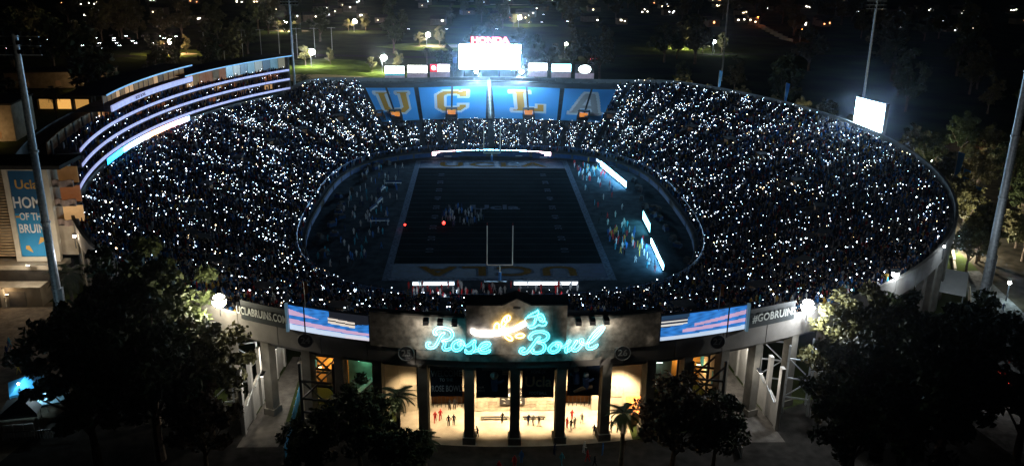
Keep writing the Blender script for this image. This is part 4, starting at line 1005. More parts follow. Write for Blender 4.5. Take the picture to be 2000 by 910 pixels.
for i, (x, z, e, c, lb) in enumerate(((-86,15.2,900,(1,.9,.75),'pale wall washer lamp on the ledge under the tall blue banner'),(-95,15.2,500,(1,.66,.3),'amber wall washer lamp on the ledge under the slatted screen'),(-89.2,10.6,120,(1,.7,.4),'small amber lamp over the pilaster beside the garage door'))):
    l = thing('wall_washer', lb, 'lamp', (x,-88.2 if i == 2 else -85.6,z-.9))
    MB().box(0,0,0,.7,.3,.25).build('housing', DARKM, l); MB().box(0,0,.25,.6,.22,.05).build('lens', mat('washer_lens_%d' % i,(1,.9,.7),.5,emit=c,es=6,sample=False), l)
    lamp_light('washer_light', (0,-1.2 if i < 2 else -.3,.9), e, c, l, .3)
# rear buildings left of the pavilion
for i, (x, y, w, d, h, lb) in enumerate(((-172,60,26,20,12,'plain tan block wall building behind the mast'),(-196,172,44,16,7,'long low tan building beyond the amber gateway'))):
    o = thing('tan_building', lb, 'building', (x,y,GZ), math.radians(8))
    MB().box(0,0,0,w,d,h).build('wall', TAN, o); MB().box(0,0,h,w+1,d+1,.6).build('roof', ROOF, o)
    for k in range(3): MB().box(-w*.3+k*w*.3,-d/2-.05,1,2.2,.2,2.2).build('window', WARM[0], o)
    l = thing('bulkhead_lamp', 'amber lamp lighting the wall of the '+('plain tan block' if i == 0 else 'long low tan building'), 'lamp', (x+(w/2-4),y-d/2-6,GZ+4.5)); MB().box(0,0,0,.5,.4,.3).build('housing', DARKM, l); MB().sphere(0,0,-.2,.3).build('globe', mat('amber_globe',(1,.7,.4),.5,emit=(1,.7,.35),es=14,sample=False), l); MB().beam((0,0,-4.5),(0,0,0),.12).build('post', DARKM, l)
    lamp_light('bulkhead_light', (-1,-.5,-.9), 1400, (1,.62,.28), l, .3)
o = thing('amber_gateway', 'row of three amber lit gateway openings under a dark beam', 'gateway', (-168,110,GZ))
for k in range(4): MB().box(-10.5+7*k,0,0,1.0,1.0,4.2).build('pillar', CON_D, o)
for k in range(3): MB().box(-7+7*k,1.2,.1,5.9,.3,3.8).build('lit_opening', mat('amber_opening_%d' % k,(.5,.3,.1),.8,emit=(1,.5,.12),es=(.35,.9,.5)[k],sample=False), o)
MB().box(0,0,4.2,23,1.6,1.2).build('beam', CON_D, o)
# ---------------------------------------------------------------- light masts
def mast(x, y, z0, z1, r, label, head=True):
    o = thing('light_mast', label, 'mast', (x,y,z0))
    H = z1-z0
    MB().lathe([(r*1.25,0),(r*1.25,.6),(r,.8),(r*.62,H)], n=14).build('pole', STEEL, o, smooth=False)
    for k in range(1,int(H/11)): MB().lathe([(r*1.02-.032*r*k,0),(r*1.08-.032*r*k,.06),(r*1.08-.032*r*k,.3),(r*1.02-.032*r*k,.36)], 0, 0, 11*k, 14).build('joint_band', STEEL, o)
    if r > .6:
        q = MB()
        for k in range(int(H*1.6)): q.box(0,-r*1.12,6+k*.6 if 6+k*.6 < H-2 else H-2,.3,.06,.05)
        q.build('climbing_rungs', DARKM, o)
        MB().box(r*.95,0,5.4,.5,.6,6.0).build('cable_box', STEEL, o)
        MB().lathe([(r*1.9,0),(r*1.9,.5),(r*1.3,.55)], n=14).build('footing', CON, o)
    if head:
        for k in range(3):
            MB().beam((-3.4,0,H-.4-1.3*k),(3.4,0,H-.4-1.3*k),.14).build('cross_arm', STEEL, o)
            q = MB()
            for j in range(6): q.box(-3+1.2*j,-.25,H-.2-1.3*k,.7,.5,.55)
            q.build('lamp_bank', mat('matt_black',(.01,.01,.01),.95), o)
    return o
mast(-70.9,-106.4,GZ,57.5,.7,'thick steel light mast in front of the tall blue banner building')
mast(87.6,-91.9,GZ,72,.8,'thick steel light mast beside the east canopy and trees')
mast(-77.7,112,GZ,51,.5,'slim steel light mast behind the north end of the pavilion')
mast(118.8,200,GZ,50,.45,'slim steel light mast rising from dark trees beyond the north east rim')
mast(129.4,60,GZ,55,.5,'slim steel light mast behind the east video screen')
for k in range(8):
    x = -158+9.5*k; y = 262+4*k
    o = thing('net_pole', 'thin steel net pole with short crossbar in the row behind the pavilion', 'pole', (x,y,GZ), 0, 'row of net poles')
    MB().lathe([(.22,0),(.14,17)], n=8).build('pole', STEEL, o); MB().beam((-2.4,0,16.6),(2.4,0,16.6),.16).build('crossbar', STEEL, o)
# ---------------------------------------------------------------- east side canopy and barriers
o = thing('canopy', 'tilted white canopy roof on posts beside the east rim wall', 'canopy', (83.6,-84.5,GZ), math.radians(-28))
MB().add([(-4.4,-4.2,3.2),(4.2,-4.6,3.0),(4.6,4.2,4.6),(-3.8,4.6,4.8),(-4.4,-4.2,2.95),(4.2,-4.6,2.75),(4.6,4.2,4.35),(-3.8,4.6,4.55)],[(0,1,2,3),(7,6,5,4),(0,4,5,1),(1,5,6,2),(2,6,7,3),(3,7,4,0)]).build('roof', WHITE, o)
for x, y, h in ((-4.0,-3.8,2.95),(3.8,-4.2,2.75),(4.2,3.8,4.3),(-3.4,4.2,4.5)): MB().beam((x,y,0),(x,y,h),.18).build('post', STEEL, o)
for k in range(3): MB().box(5.2,-3.5+2.8*k,0,.12,2.7,2.2).build('side_panel', CREAM, o)
for k in range(6):
    o = thing('barrier_wall', 'low pale kerb wall section edging the east path by the trees', 'wall', (92.5+2.6*k,-74+5.2*k,GZ), math.radians(64), 'kerb walls on the east path')
    MB().box(0,0,0,4.9,.4,.9).build('block', CON, o); MB().box(0,0,.9,5.0,.5,.12).build('coping', CREAM, o)
# tents and stalls
def tent(x, y, rz, c, label, w=5, h=2.4, top=1.5, cat='tent', grp=None):
    o = thing('canopy_tent', label, cat, (x,y,GZ), rz, grp)
    m = mat('tent_'+c[0], c[1], .7, var=.15)
    MB().add([(-w/2,-w/2,h),(w/2,-w/2,h),(w/2,w/2,h),(-w/2,w/2,h),(0,0,h+top)],[(0,1,4),(1,2,4),(2,3,4),(3,0,4)]).build('canopy', m, o)
    for sx in (-1,1):
        for sy in (-1,1): MB().beam((sx*w*.48,sy*w*.48,0),(sx*w*.48,sy*w*.48,h),.08).build('leg', STEEL, o)
    for sy in (-1,1): MB().box(0,sy*w/2,h-.35,w,.05,.34).build('valance', m, o)
    return o
tent(-69.5,-121.5,.5,('blue',(.05,.3,.55)),'blue canopy tent on the west plaza under the thick mast',4.6)
tent(-64.6,-124.6,.4,('skyblue',(.3,.55,.7)),'pale blue canopy tent before the dark west trees',4.4)
tent(-67.2,-127.6,.2,('black',(.02,.02,.022)),'black canopy tent between the blue tents and the picket booth',5)
tent(73.2,-120.6,-.55,('red',(.55,.04,.03)),'red canopy tent with white stripe on the east plaza',4.4)
tent(69.4,-118.4,-.2,('white',(.7,.7,.7)),'small white canopy tent among the east trees',3)
for i, (x, y, c, lb) in enumerate(((-69.5,-123.5,(.5,.85,1),'under the blue canopy tent'),(-65.6,-126.2,(.7,.92,1),'before the pale blue tent'),(73,-123.6,(1,.9,.8),'before the red tent'))):
    l = thing('tent_lamp', 'small work lamp on a stand '+lb, 'lamp', (x,y,GZ)); MB().lathe([(.05,0),(.04,3.6)]).build('stand', DARKM, l); MB().sphere(0,0,3.75,.16).build('bulb', mat('work_lamp_light',(1,1,1),.5,emit=(.8,.95,1),es=30,sample=False), l)
    lamp_light('work_light', (0,0,4.3), 420, c, l, .2)
o = thing('picket_booth', 'white booth panels with a dark picket rail on the west forecourt', 'booth', (-64.9,-131.2,GZ), .1)
for k in range(3): MB().box(-2.4+1.3*k,0,0,1.2,.1,1.9).build('white_panel', WHITE, o)
for k in range(22): MB().box(-3+.36*k,-.6,.0,.07,.07,1.1).build('picket', WHITE, o)
MB().box(.9,-.6,1.1,8,.1,.08).build('rail', DARKM, o)
# ================================================================ trees
def crown_mesh(name, seed, rx, rz, z0, nc, nl, ls, clump=1.3):
    r = np.random.default_rng(seed)
    V = []; 
    cen = r.normal(0,1,(nc,3)); cen /= np.linalg.norm(cen,axis=1)[:,None]; cen *= (r.random((nc,1))**.45)
    cen[:,0] *= rx*r.uniform(.8,1.15,nc); cen[:,1] *= rx*r.uniform(.8,1.15,nc); cen[:,2] = z0+rz+cen[:,2]*rz
    c = np.repeat(cen, nl, 0); n = len(c); rad = np.repeat(r.uniform(.6,1.3,nc)*clump, nl)
    d = r.normal(0,1,(n,3)); d /= np.linalg.norm(d,axis=1)[:,None]
    p = c+d*(rad*r.random(n)**.4)[:,None]*np.array((1,1,.75))
    a = r.normal(0,1,(n,3)); a /= np.linalg.norm(a,axis=1)[:,None]; b = np.cross(a, r.normal(0,1,(n,3))); b /= np.linalg.norm(b,axis=1)[:,None]
    s = (ls*r.uniform(.6,1.4,n))[:,None]
    Q = np.stack([p-a*s, p-b*s*.45, p+a*s, p+b*s*.45], 1).reshape(-1,3)
    me = bpy.data.meshes.new(name); me.vertices.add(len(Q)); me.vertices.foreach_set('co', Q.ravel())
    me.loops.add(len(Q)); me.loops.foreach_set('vertex_index', np.arange(len(Q))); me.polygons.add(n); me.polygons.foreach_set('loop_start', np.arange(n)*4)
    me.update(calc_edges=True)
    return me, cen
LEAF = [mat('leaf_green', (.05,.065,.022), .7, var=.5, scale=.9), mat('leaf_olive', (.085,.08,.03), .7, var=.5, scale=.9), mat('leaf_rust', (.10,.06,.03), .7, var=.5, scale=.9), mat('leaf_lamplit', (.19,.17,.08), .7, var=.5, scale=.9)]  # the palest leaf has lamp light put into its colour
BARK = mat('bark', (.16,.12,.09), .9, var=.4, scale=2, bump=.4)
TV = []
def tree_variant(seed, rx, rz, z0, nc, nl, ls, tr, limbs=6):
    me, cen = crown_mesh('crown', seed, rx, rz, z0, nc, nl, ls)
    r = random.Random(seed); q = MB()
    q.tube([(0,0,-.3),(.1*tr,.05,z0*.5),(.3*tr,-.2*tr,z0),(.1,.2,z0+rz*1.1)], [tr*1.25,tr,tr*.75,tr*.25], 8)
    for k in range(limbs):
        c = cen[r.randrange(len(cen))]; h = z0*r.uniform(.6,1.1)
        q.tube([(.1,0,h),(c[0]*.45,c[1]*.45,h+(c[2]-h)*.45),(c[0],c[1],c[2])], [tr*.45,tr*.3,tr*.08], 6)
    return me, q
def plant_tree(var, x, y, sc, rz, leaf, label, group=None, name='tree', z=GZ):
    me, tq = var
    o = thing(name, label, 'tree', (x,y,z), rz, group); o.scale = (sc,sc,sc)
    if 'trunk_me' not in TC.setdefault(id(me), {}):
        t = tq.build('trunk', BARK, o); TC[id(me)]['trunk_me'] = t.data
    else: link('trunk', TC[id(me)]['trunk_me'], o)
    key = leaf
    if key not in TC[id(me)]:
        m2 = me.copy(); m2.name = 'crown'; m2.materials.append(LEAF[leaf]); TC[id(me)][key] = m2
    link('crown', TC[id(me)][key], o)
    return o
TC = {}
BIG = [tree_variant(1,7.5,6.5,6,70,110,.42,.5), tree_variant(2,6.5,7,5.5,64,110,.42,.45), tree_variant(3,5,5,4,44,110,.36,.32)]
FAR = [tree_variant(4,5,5,3,26,30,.75,.35,4), tree_variant(5,4,6,3,24,30,.75,.3,4)]
near_trees = [(0,-52,-121,1.06,0,'broad dark tree rising over the rim beside the thick west mast'),(1,-55.5,-127,.9,1,'dark leafy tree before the blue tents on the west forecourt'),(0,-45.5,-137,.98,0,'large black tree at the mouth of the left service passage'),
 (1,-52.5,-139,.95,0,'shadowed tree in front of the broad west tree'),(2,-40.6,-131.5,1.0,1,'small tree lit gold under the web address flood lamp'),(2,-38.8,-140,.72,2,'short rusty tree beside the left passage'),
 (1,46.8,-130.5,.88,1,'olive tree with lit top under the hashtag flood lamp'),(0,56.5,-129,.86,0,'wide dark tree behind the olive tree on the east forecourt'),(0,63.5,-127,.72,0,'dark tree by the small white tent'),(1,42.5,-139.5,.8,1,'leafy tree beside the right service passage'),
 (0,54,-141,.95,0,'big shadowed tree with pale trunk on the east forecourt'),(1,65,-140,.85,2,'rust tinted dark tree left of the red tent'),
 (2,-19.4,-141.5,.95,0,'round dark tree before the green lit stairs'),(2,-14.0,-146,.72,0,'low dark tree at the step before the welcome banner'),(2,19.6,-141.5,1.0,2,'dark tree with rusty leaves before the kiosk'),(2,25,-141,.8,0,'dark tree beside the right bracing frame'),(2,-25.4,-143.5,.7,0,'small black tree at the blue passage fence'),(1,-49,-128.5,1.0,0,'dense dark tree between the west mast and the passage'),(0,45,-148,.9,0,'dark tree nearest the right passage kerb'),(1,60,-133,.9,0,'dense tree between olive tree and red tent'),(0,40.5,-145.5,.75,0,'dark tree at the kerb of the right passage mouth')]
for i, (v, x, y, s, l, lb) in enumerate(near_trees):
    plant_tree(BIG[v], x, y, s*(1.22 if abs(x) > 30 else 1.0), i*1.37, l, lb, 'forecourt trees')
east = [(2,97,-70,.8,1),(2,99,-52,.7,1),(1,112,-72,.7,1),(2,104,-92,.8,1),(0,103,-64,.72,1),(1,108,-48,.7,1),(2,113,-36,.9,1),(1,119,-62,.8,1),(0,127,-40,.8,0),(2,106,-82,.9,1),(1,117,-90,.8,0),(0,131,-75,.9,0),(2,122,-14,.9,1),(1,128,6,.7,0),(2,131,24,.9,1),(0,142,-10,.8,0),(1,150,30,.8,0)]
desc = ['at the canopy corner','close to the rim wall bend','with pale limbs behind the kerb walls','at the plaza edge','with twisted pale limbs lit from below','glowing yellow green','with thin lit foliage','leaning over the path','standing dark and dense','near the thick east mast','behind the thick east mast','dark at the frame of the plaza','beside the blue pennant','with bare lower trunk','catching light from the east screen','half hidden and dark','far and shadowy']
for i, (v, x, y, s, l) in enumerate(east):
    plant_tree(BIG[v], x, y, s, i*2.1, l, 'east side tree '+desc[i]+' outside the rim', 'trees along the east rim')
r = random.Random(21)
nfar = 0
for i in range(300):
    a = r.uniform(-68, 72); d = r.uniform(190, 900)**1; 
    x = -5+ (d+150)*math.sin(math.radians(a))*.9; y = -80+d*math.cos(math.radians(a))*1.1
    if (x/150)**2+(y/165)**2 < 1 or y < -20: continue
    if abs(x+80) < 45 and 150 < y < 260: continue
    v_ = r.randrange(2)
    plant_tree(FAR[v_], x, y, r.uniform(1.0,2.3), r.uniform(0,6), r.randrange(2), '%s dark park tree %s' % (('broad','tall narrow')[v_], 'in the west park' if x < -120 else ('on the east slope' if x > 150 else ('behind the giant screen' if y < 420 else 'far north of the stadium'))), 'far park trees', 'park_tree'); nfar += 1
r = random.Random(77)
for i in range(34):
    x = r.uniform(96,165); y = r.uniform(-92,40)
    if (x/113)**2+(y/139)**2 < 1.02 or (x < 101 and y < -60): continue
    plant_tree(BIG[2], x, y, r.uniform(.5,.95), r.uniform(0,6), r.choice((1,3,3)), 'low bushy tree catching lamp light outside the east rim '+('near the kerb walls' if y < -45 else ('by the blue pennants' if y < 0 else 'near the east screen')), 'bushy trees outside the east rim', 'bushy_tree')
sheet('garden_soil', [(96,-92),(175,-92),(190,60),(130,60),(112,0)], GZ+.018, mat('garden_earth',(.035,.03,.022),.95,var=.5,scale=.4))
# rim hedge trees on the north east lit from below
for i, (x, y) in enumerate(((88,124),(99,112),(79,133),(108,98),(114,84),(118,70),(66,141),(122,52))):
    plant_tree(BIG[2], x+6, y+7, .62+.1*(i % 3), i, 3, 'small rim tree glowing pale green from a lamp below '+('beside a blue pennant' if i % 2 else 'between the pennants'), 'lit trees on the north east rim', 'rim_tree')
    if i % 2 == 0:
        l = thing('garden_lamp', 'low garden lamp lighting a rim tree from below', 'lamp', (x+4.0,y+3.2,GZ), 0, 'garden lamps on the rim'); MB().lathe([(.1,0),(.1,.6),(.25,.7),(.2,.9)]).build('post', DARKM, l); MB().sphere(0,0,1.05,.2).build('globe', mat('garden_globe',(1,1,.8),.5,emit=(1,.95,.7),es=10,sample=False), l)
        lamp_light('garden_light', (-.6,-.6,3.2), 3200, (1,.95,.66), l, .4)
for i, (x, y, h) in enumerate(((97,128,15),(116,100,14),(126,40,15),(120,-20,14),(114,-34,13),(110,-46,12))):
    o = thing('pennant_pole', 'tall pole with long blue feather pennant by the east rim trees', 'pennant', (x,y,GZ), -.8, 'blue pennants along the east rim')
    MB().lathe([(.09,0),(.05,h)]).build('pole', STEEL, o); MB().add([(0.1,0,h),(1.7,0,h-.3),(.9,.05,h-8),(.1,0,h-9),(0.1,.06,h),(1.7,.06,h-.3),(.9,.11,h-8),(.1,.06,h-9)],[(0,1,2,3),(7,6,5,4),(0,4,5,1),(1,5,6,2),(2,6,7,3),(3,7,4,0)]).build('flag', mat('pennant_blue',(.04,.2,.55),.7), o)
for i, (x, y, e, c, lb) in enumerate(((101,-59,20000,(1,.93,.75),'by the twisted trees'),(111,-44,9000,(1,.95,.75),'by the yellow green tree'),(138,36,9000,(.95,1,.7),'behind the east screen trees'),(131,12,6000,(.9,1,.85),'between two pennants'),(122,-8,5000,(1,.92,.8),'by the blue pennant'),(168,44,3000,(1,.6,.25),'with amber light far among the trees'),(96,-86,1500,(.7,.95,1),'near the thick east mast'))):
    l = thing('path_lamp', 'path lamp on a short post '+lb, 'lamp', (x,y,GZ)); MB().lathe([(.12,0),(.08,3.4)]).build('post', DARKM, l); MB().sphere(0,0,3.7,.34,10,6).build('globe', mat('path_globe_%d' % (i == 5),(1,1,.9),.5,emit=(1,.6,.25) if i == 5 else (1,.96,.82),es=25,sample=False), l)
    lamp_light('path_light', (0,-.7,3.9), e, c, l, .4)
# ---------------------------------------------------------------- palms
def frond_mesh(L):
    q = MB()
    P = [Vector((L*u, 0, L*(.42*u-.95*u*u))) for u in np.linspace(0,1,8)]
    q.tube([tuple(p) for p in P], [.045*(1-.8*i/7) for i in range(8)], 4)
    for i in range(1,22):
        u = i/22; k = u*7; j = min(6,int(k)); p = P[j].lerp(P[j+1], k-j); w = L*.34*math.sin(PI*(u*.85+.1))
        for s in (-1,1): q.add([tuple(p+Vector((-.05,0,0))),tuple(p+Vector((w*.45,s*w,-w*.35))),tuple(p+Vector((.09,0,0)))],[(0,1,2)])
    return q
def palm(x, y, h, L, label, nf=26, grp=None, dead=True):
    o = thing('palm_tree', label, 'palm tree', (x,y,GZ), 0, grp)
    q = MB(); q.tube([(0,0,-.2),(.05,0,h*.3),(0,.05,h*.7),(0,0,h)], [.42,.3,.27,.24], 9); q.build('trunk', BARK, o)
    fq = frond_mesh(L); first = None; rr = random.Random(int(x*7+y))
    for k in range(nf):
        if first is None: f = fq.build('frond', mat('palm_green',(.035,.045,.018),.7,var=.4), o); first = f.data
        else: f = link('frond', first, o)
        f.location = (0,0,h-.1-.2*(k/nf)); f.rotation_euler = (0, -.75+1.75*(k/nf)+rr.uniform(-.1,.1), k*2.4+rr.uniform(-.2,.2))
    if dead:
        q = MB()
        for k in range(40):
            a = k*2.4; z = h-.6-rr.uniform(0,1.6); q.add([(.24*math.cos(a),.24*math.sin(a),z),(.7*math.cos(a+.2),.7*math.sin(a+.2),z-1.2),(.26*math.cos(a+.4),.26*math.sin(a+.4),z-.1)],[(0,1,2)])
        q.build('dead_skirt', BARK, o)
    return o
palm(-15.0,-137.6,9.3,2.3,'fan palm before the left flank wall of the entrance'); palm(13.4,-139.8,7.9,2.2,'fan palm before the bright right flank wall of the entrance')
palm(-11.6,-140.5,4.6,2.0,'short palm at the foot of the welcome banner column'); palm(-74.5,-95,9.5,3.4,'drooping palm between thick west mast and banner building')
palm(-128,20,22,3.2,'very tall shaggy palm behind the pavilion',26); palm(-77,128,11,3.6,'palm at the foot of the slim mast behind the pavilion'); palm(-31,215,13,3.6,'lone palm behind the warm white advertising board')
# ================================================================ far background
def park_lamp(x, y, e, c, label, h=8, rg=.75, es=300, grp=None):
    o = thing('park_lamp', label, 'street lamp', (x,y,GZ), 0, grp)
    MB().lathe([(.16,0),(.12,h)]).build('post', STEEL, o); MB().beam((0,0,h),(.9,0,h+.15),.1).build('arm', STEEL, o)
    MB().sphere(.9,0,h-.1,rg,12,8).build('globe', mat('park_globe_%d_%d' % (int(c[2]*10),es),(1,1,.9),.5,emit=c,es=es), o)  # sphere larger than a real lamp; the halo is put into its shape
    lamp_light('park_light', (.9,-.9,h-1.1), e*.12, c, o, .4)
PL = [(-151.6,441,9000,(1,.85,.6),'by the dark far road behind the slim mast'),(-100,447,9000,(1,.8,.55),'over a rusty tree far behind the park'),(-95.5,243,15000,(1,1,.8),'over the bright lawn behind the pavilion end'),(-54.5,220,13000,(1,1,.82),'behind the pale small board on the rim'),
 (-38.5,345,20000,(1,.93,.7),'over the yellow lawn behind the lone palm'),(29,500,15000,(1,.95,.75),'far behind the giant screen'),(48,295,6000,(1,.86,.6),'on a thin pole behind the cyan board'),(130,348,12000,(1,.86,.66),'beside a tall lit bush beyond the rim'),(95,742,30000,(1,1,.8),'at the top of the far park'),
 (-187,290,16000,(1,.66,.4),'glowing orange over a lawn left of the pavilion'),(145,318,3000,(.9,1,1),'small and white among thin trees')]
for x, y, e, c, lb in PL: park_lamp(x, y, e, c, 'park lamp glowing '+lb, 8, 1.5 if e > 8000 else .8)
for i, (x, y, e, c, lb) in enumerate(PL):
    for k in range(2): plant_tree(FAR[k], x+(-6,7)[k]+i%3, y+5+3*k, .62+.12*((i+k)%3), i+k, 1, 'pale lit tree '+('left' if k == 0 else 'right')+' of the lamp '+lb, 'lamplit park trees', 'park_tree')
# brighter ground near those lamps: pools of light put into the colour
LIT_SAND = mat('lit_sand_patch', (.4,.33,.2), .9, var=.25, scale=.2); LIT_LAWN = mat('lawn', (.10,.14,.03), .9, var=.4, scale=.15)
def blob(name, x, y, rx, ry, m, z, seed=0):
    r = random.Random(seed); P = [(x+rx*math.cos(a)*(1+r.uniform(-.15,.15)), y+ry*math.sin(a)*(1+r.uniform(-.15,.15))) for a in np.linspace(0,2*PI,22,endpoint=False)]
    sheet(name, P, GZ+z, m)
for i, (x, y, rx, ry) in enumerate(((-90,235,34,42),(-30,345,38,26),(-190,300,24,20),(35,520,30,16),(135,352,18,14),(0,760,60,22),(-60,215,20,16))): blob('lawn', x, y, rx, ry, LIT_LAWN, .02+.004*i, i)
for i, (x, y, rx, ry) in enumerate(((-88,200,30,12),(-24,352,24,9),(-186,296,14,6),(-150,450,16,8),(20,800,34,9))): blob('lit_sand_patch', x, y, rx, ry, LIT_SAND, .06+.004*i, 40+i)
# parked cars
cb = thing('parked_car', '', 'car')
def car_proto():
    q = MB().add([(-2.2,-.9,.35),(2.2,-.9,.35),(2.2,.9,.35),(-2.2,.9,.35),(-2.2,-.88,.9),(2.15,-.88,.8),(2.15,.88,.8),(-2.2,.88,.9)],[(3,2,1,0),(4,5,6,7),(0,1,5,4),(1,2,6,5),(2,3,7,6),(3,0,4,7)])
    q2 = MB().add([(-1.7,-.82,.85),(1.1,-.82,.83),(1.1,.82,.83),(-1.7,.82,.85),(-1.2,-.68,1.45),(.35,-.68,1.45),(.35,.68,1.45),(-1.2,.68,1.45)],[(4,5,6,7),(0,1,5,4),(1,2,6,5),(2,3,7,6),(3,0,4,7)])
    w = MB()
    for sx in (-1.35,1.35):
        for sy in (-.85,.85): w.tube([(sx,sy-.1,.33),(sx,sy+.1,.33)], .33, 10)
    h = MB().box(2.17,-.6,.55,.06,.35,.18).box(2.17,.6,.55,.06,.35,.18); t = MB().box(-2.22,-.6,.65,.06,.35,.15).box(-2.22,.6,.65,.06,.35,.15)
    return q, q2, w, h, t
bpy.data.objects.remove(cb)
cq = car_proto(); CARM = None
CP = [mat('car_white',(.7,.7,.7),.3,var=.03),mat('car_silver',(.4,.41,.43),.3,metal=.5,var=.03),mat('car_black',(.02,.02,.02),.3,var=.03),mat('car_red',(.4,.03,.03),.3,var=.03)]
HL = mat('head_lamp_light',(1,1,1),.5,emit=(.9,.95,1),es=25,sample=False); TLm = mat('tail_lamp_light',(1,.1,.1),.5,emit=(1,.04,.04),es=14,sample=False); OFFL = mat('lamp_glass',(.5,.5,.5),.2)
cm = {}
def car(x, y, rz, ci, lit, label, grp):
    global cm
    o = thing('parked_car', label, 'car', (x,y,GZ+.03), rz, grp)
    names = ('body','cabin','wheels','head_lamps','tail_lamps')
    mats = (CP[ci], mat('car_glass',(.02,.025,.03),.1), mat('tyre',(.02,.02,.02),.9), HL if lit & 1 else OFFL, TLm if lit & 2 else mat('tail_glass',(.3,.02,.02),.3))
    for i, nm in enumerate(names):
        key = (i, mats[i].name)
        if key not in cm:
            ob = cq[i].build(nm, mats[i], o); cm[key] = ob.data
        else: link(nm, cm[key], o)
r = random.Random(5); CN = ['white','silver','black','red']
for i in range(70):
    row, k = divmod(i, 10); ci = r.choice((0,0,1,1,2,3)); lit = r.choice((1,1,1,0,2))
    x, y = -345+11.5*k+r.uniform(-1,1)+row*4, 300+16*row+r.uniform(-2,2)
    car(x, y, math.radians(r.choice((-70,-80,-60))), ci, lit, '%s car parked in the far west lot%s' % (CN[ci], ' with glints as lit lamps' if lit else ''), 'cars in the far west lot')  # glowing lamps stand in for glints on the parked cars
for i, (x, y, rz, lit) in enumerate(((63,283,1.4,2),(66.5,284,1.5,2),(25,600,1.5,2),(32,606,1.6,2),(60,640,-1.5,1),(75,560,-1.2,1),(-220,352,-1.0,1),(-60,470,-1.4,1),(-30,474,-1.4,1),(10,478,-1.4,1),(40,545,-1.5,1),(52,550,-1.5,1),(-180,335,.3,0),(-172,338,.3,0))):
    car(x, y, rz, (i*3) % 4, lit, '%s car on the park road %s' % (CN[(i*3) % 4], 'with red tail lamps' if lit == 2 else ('with bright head lamps' if lit else 'parked unlit')), 'cars on the park roads')
# houses with lit windows beyond the park
r = random.Random(9)
hp = {}
HW = mat('house_wall',(.2,.17,.14),.9); 
GLW = [mat('house_window_%d' % i,(.8,.7,.5),.5,emit=c,es=s,sample=False) for i, (c, s) in enumerate((((1,.75,.45),8),((1,.9,.75),10),((.9,.95,1),8),((1,.35,.12),6)))]
for i in range(130):
    x = r.uniform(-430,560); y = r.uniform(480,1000)
    if i < 9: x, y = 470+18*i+r.uniform(-6,6), 760+r.uniform(-20,60)
    nw_ = r.choice((1,2,2,3)); wm = r.choice((0,0,1,1,2,3))
    o = thing('house', 'distant house with %s %s lit window gleams %s' % (('one','two','three')[nw_-1], ('amber','cream','cool white','deep orange')[wm], 'on the east hill' if x > 250 else ('in the far west' if x < -150 else 'north of the park')), 'house', (x,y,GZ), r.uniform(-.5,.5), 'distant houses')
    w, d, h = r.uniform(9,15), 9, r.uniform(4,7)
    MB().box(0,0,0,w,d,h).build('wall', HW, o)
    MB().add([(-w/2-.5,-d/2-.5,h),(w/2+.5,-d/2-.5,h),(w/2+.5,d/2+.5,h),(-w/2-.5,d/2+.5,h),(-w/2,0,h+2.6),(w/2,0,h+2.6)],[(0,1,5,4),(2,3,4,5),(1,2,5),(3,0,4)]).build('roof', ROOF, o)
    for k in range(nw_): MB().box(r.uniform(-w/2+1,w/2-1),-d/2-.06,r.uniform(1,h-1.6),r.uniform(.7,1.5),.1,r.uniform(.7,1.2)).build('window', GLW[wm], o)
# orange lit hillside wall on the right
for i, (x, y, e) in enumerate(((236,520,16000),(232,402,12000))):
    park_lamp(x, y, e, (1,.22,.05), 'tall pole lamp with deep orange light beside the hill road '+('at its top' if i == 0 else 'at its lower bend'), 9, .3, 30)
for k in range(7):
    o = thing('retaining_wall', 'low retaining wall section glowing orange along the hill road', 'wall', (243-3*k,532-20*k,GZ), math.radians(-81), 'retaining walls of the hill road'); MB().box(0,0,0,19.6,.8,1.6).build('block', CON, o); MB().box(0,0,1.6,19.8,1.0,.2).build('coping', CON, o)
# ================================================================ people outside and on the field
pe = [(-10.8,-128.6,'red','denim',1,PI,'person in red hoodie walking into the welcome gateway'),(-10.1,-128.0,'red','black',1,PI,'person in dark red coat beside the red hoodie at the gateway'),(-8.9,-129.6,'black','denim',0,PI,'person in black jacket and jeans under the welcome banner'),(-8.2,-129.4,'black','black',0,PI,'person all in black standing next to the black jacket and jeans'),
 (-8.9,-125.2,'black','black',0,0,'shadowed person leaving the welcome gateway'),(-8.2,-125.0,'black','grey',0,0,'second shadowed person inside the welcome gateway'),(-11.2,-133.8,'black','black',0,PI,'dark figure standing alone at the plaza step near the welcome banner'),(-4.9,-132.4,'black','denim',3,-1.2,'person in black leaning against the second column'),
 (-1.5,-128.9,'black','khaki',3,.4,'person in black vest with bare legs before the mural'),(2.1,-129.4,'navy','black',3,.5,'guard in navy with folded arms at the bench'),(2.8,-129.5,'white','black',0,.1,'guard in white vest between two companions'),(3.6,-129.7,'grey','khaki',3,-.4,'guard in grey leaning forward at the bench'),
 (7.4,-130.4,'red','black',0,2.2,'person in red jacket in the group before the right gateway'),(7.9,-131.0,'black','black',0,2.6,'person in long black coat in the group before the right gateway'),(8.5,-130.2,'white','black',0,-2.4,'person in white top and black trousers in the group at the right gateway'),(8.3,-128.4,'red','khaki',1,PI,'person in red walking toward the right gateway'),(9.6,-129.2,'white','red',1,2.8,'person in white top and red skirt walking on the lit paving'),
 (10.9,-132.4,'navy','navy',0,2.9,'guard in dark uniform standing by the last entrance column'),(13.4,-131.2,'black','black',0,2.5,'dark figure behind the right palm')]
for x, y, a, b2, ps, rz, lb in pe: person(ps, (x,y,GZ+.02), rz, a, b2, lb, 'people at the entrance')
r = random.Random(31)
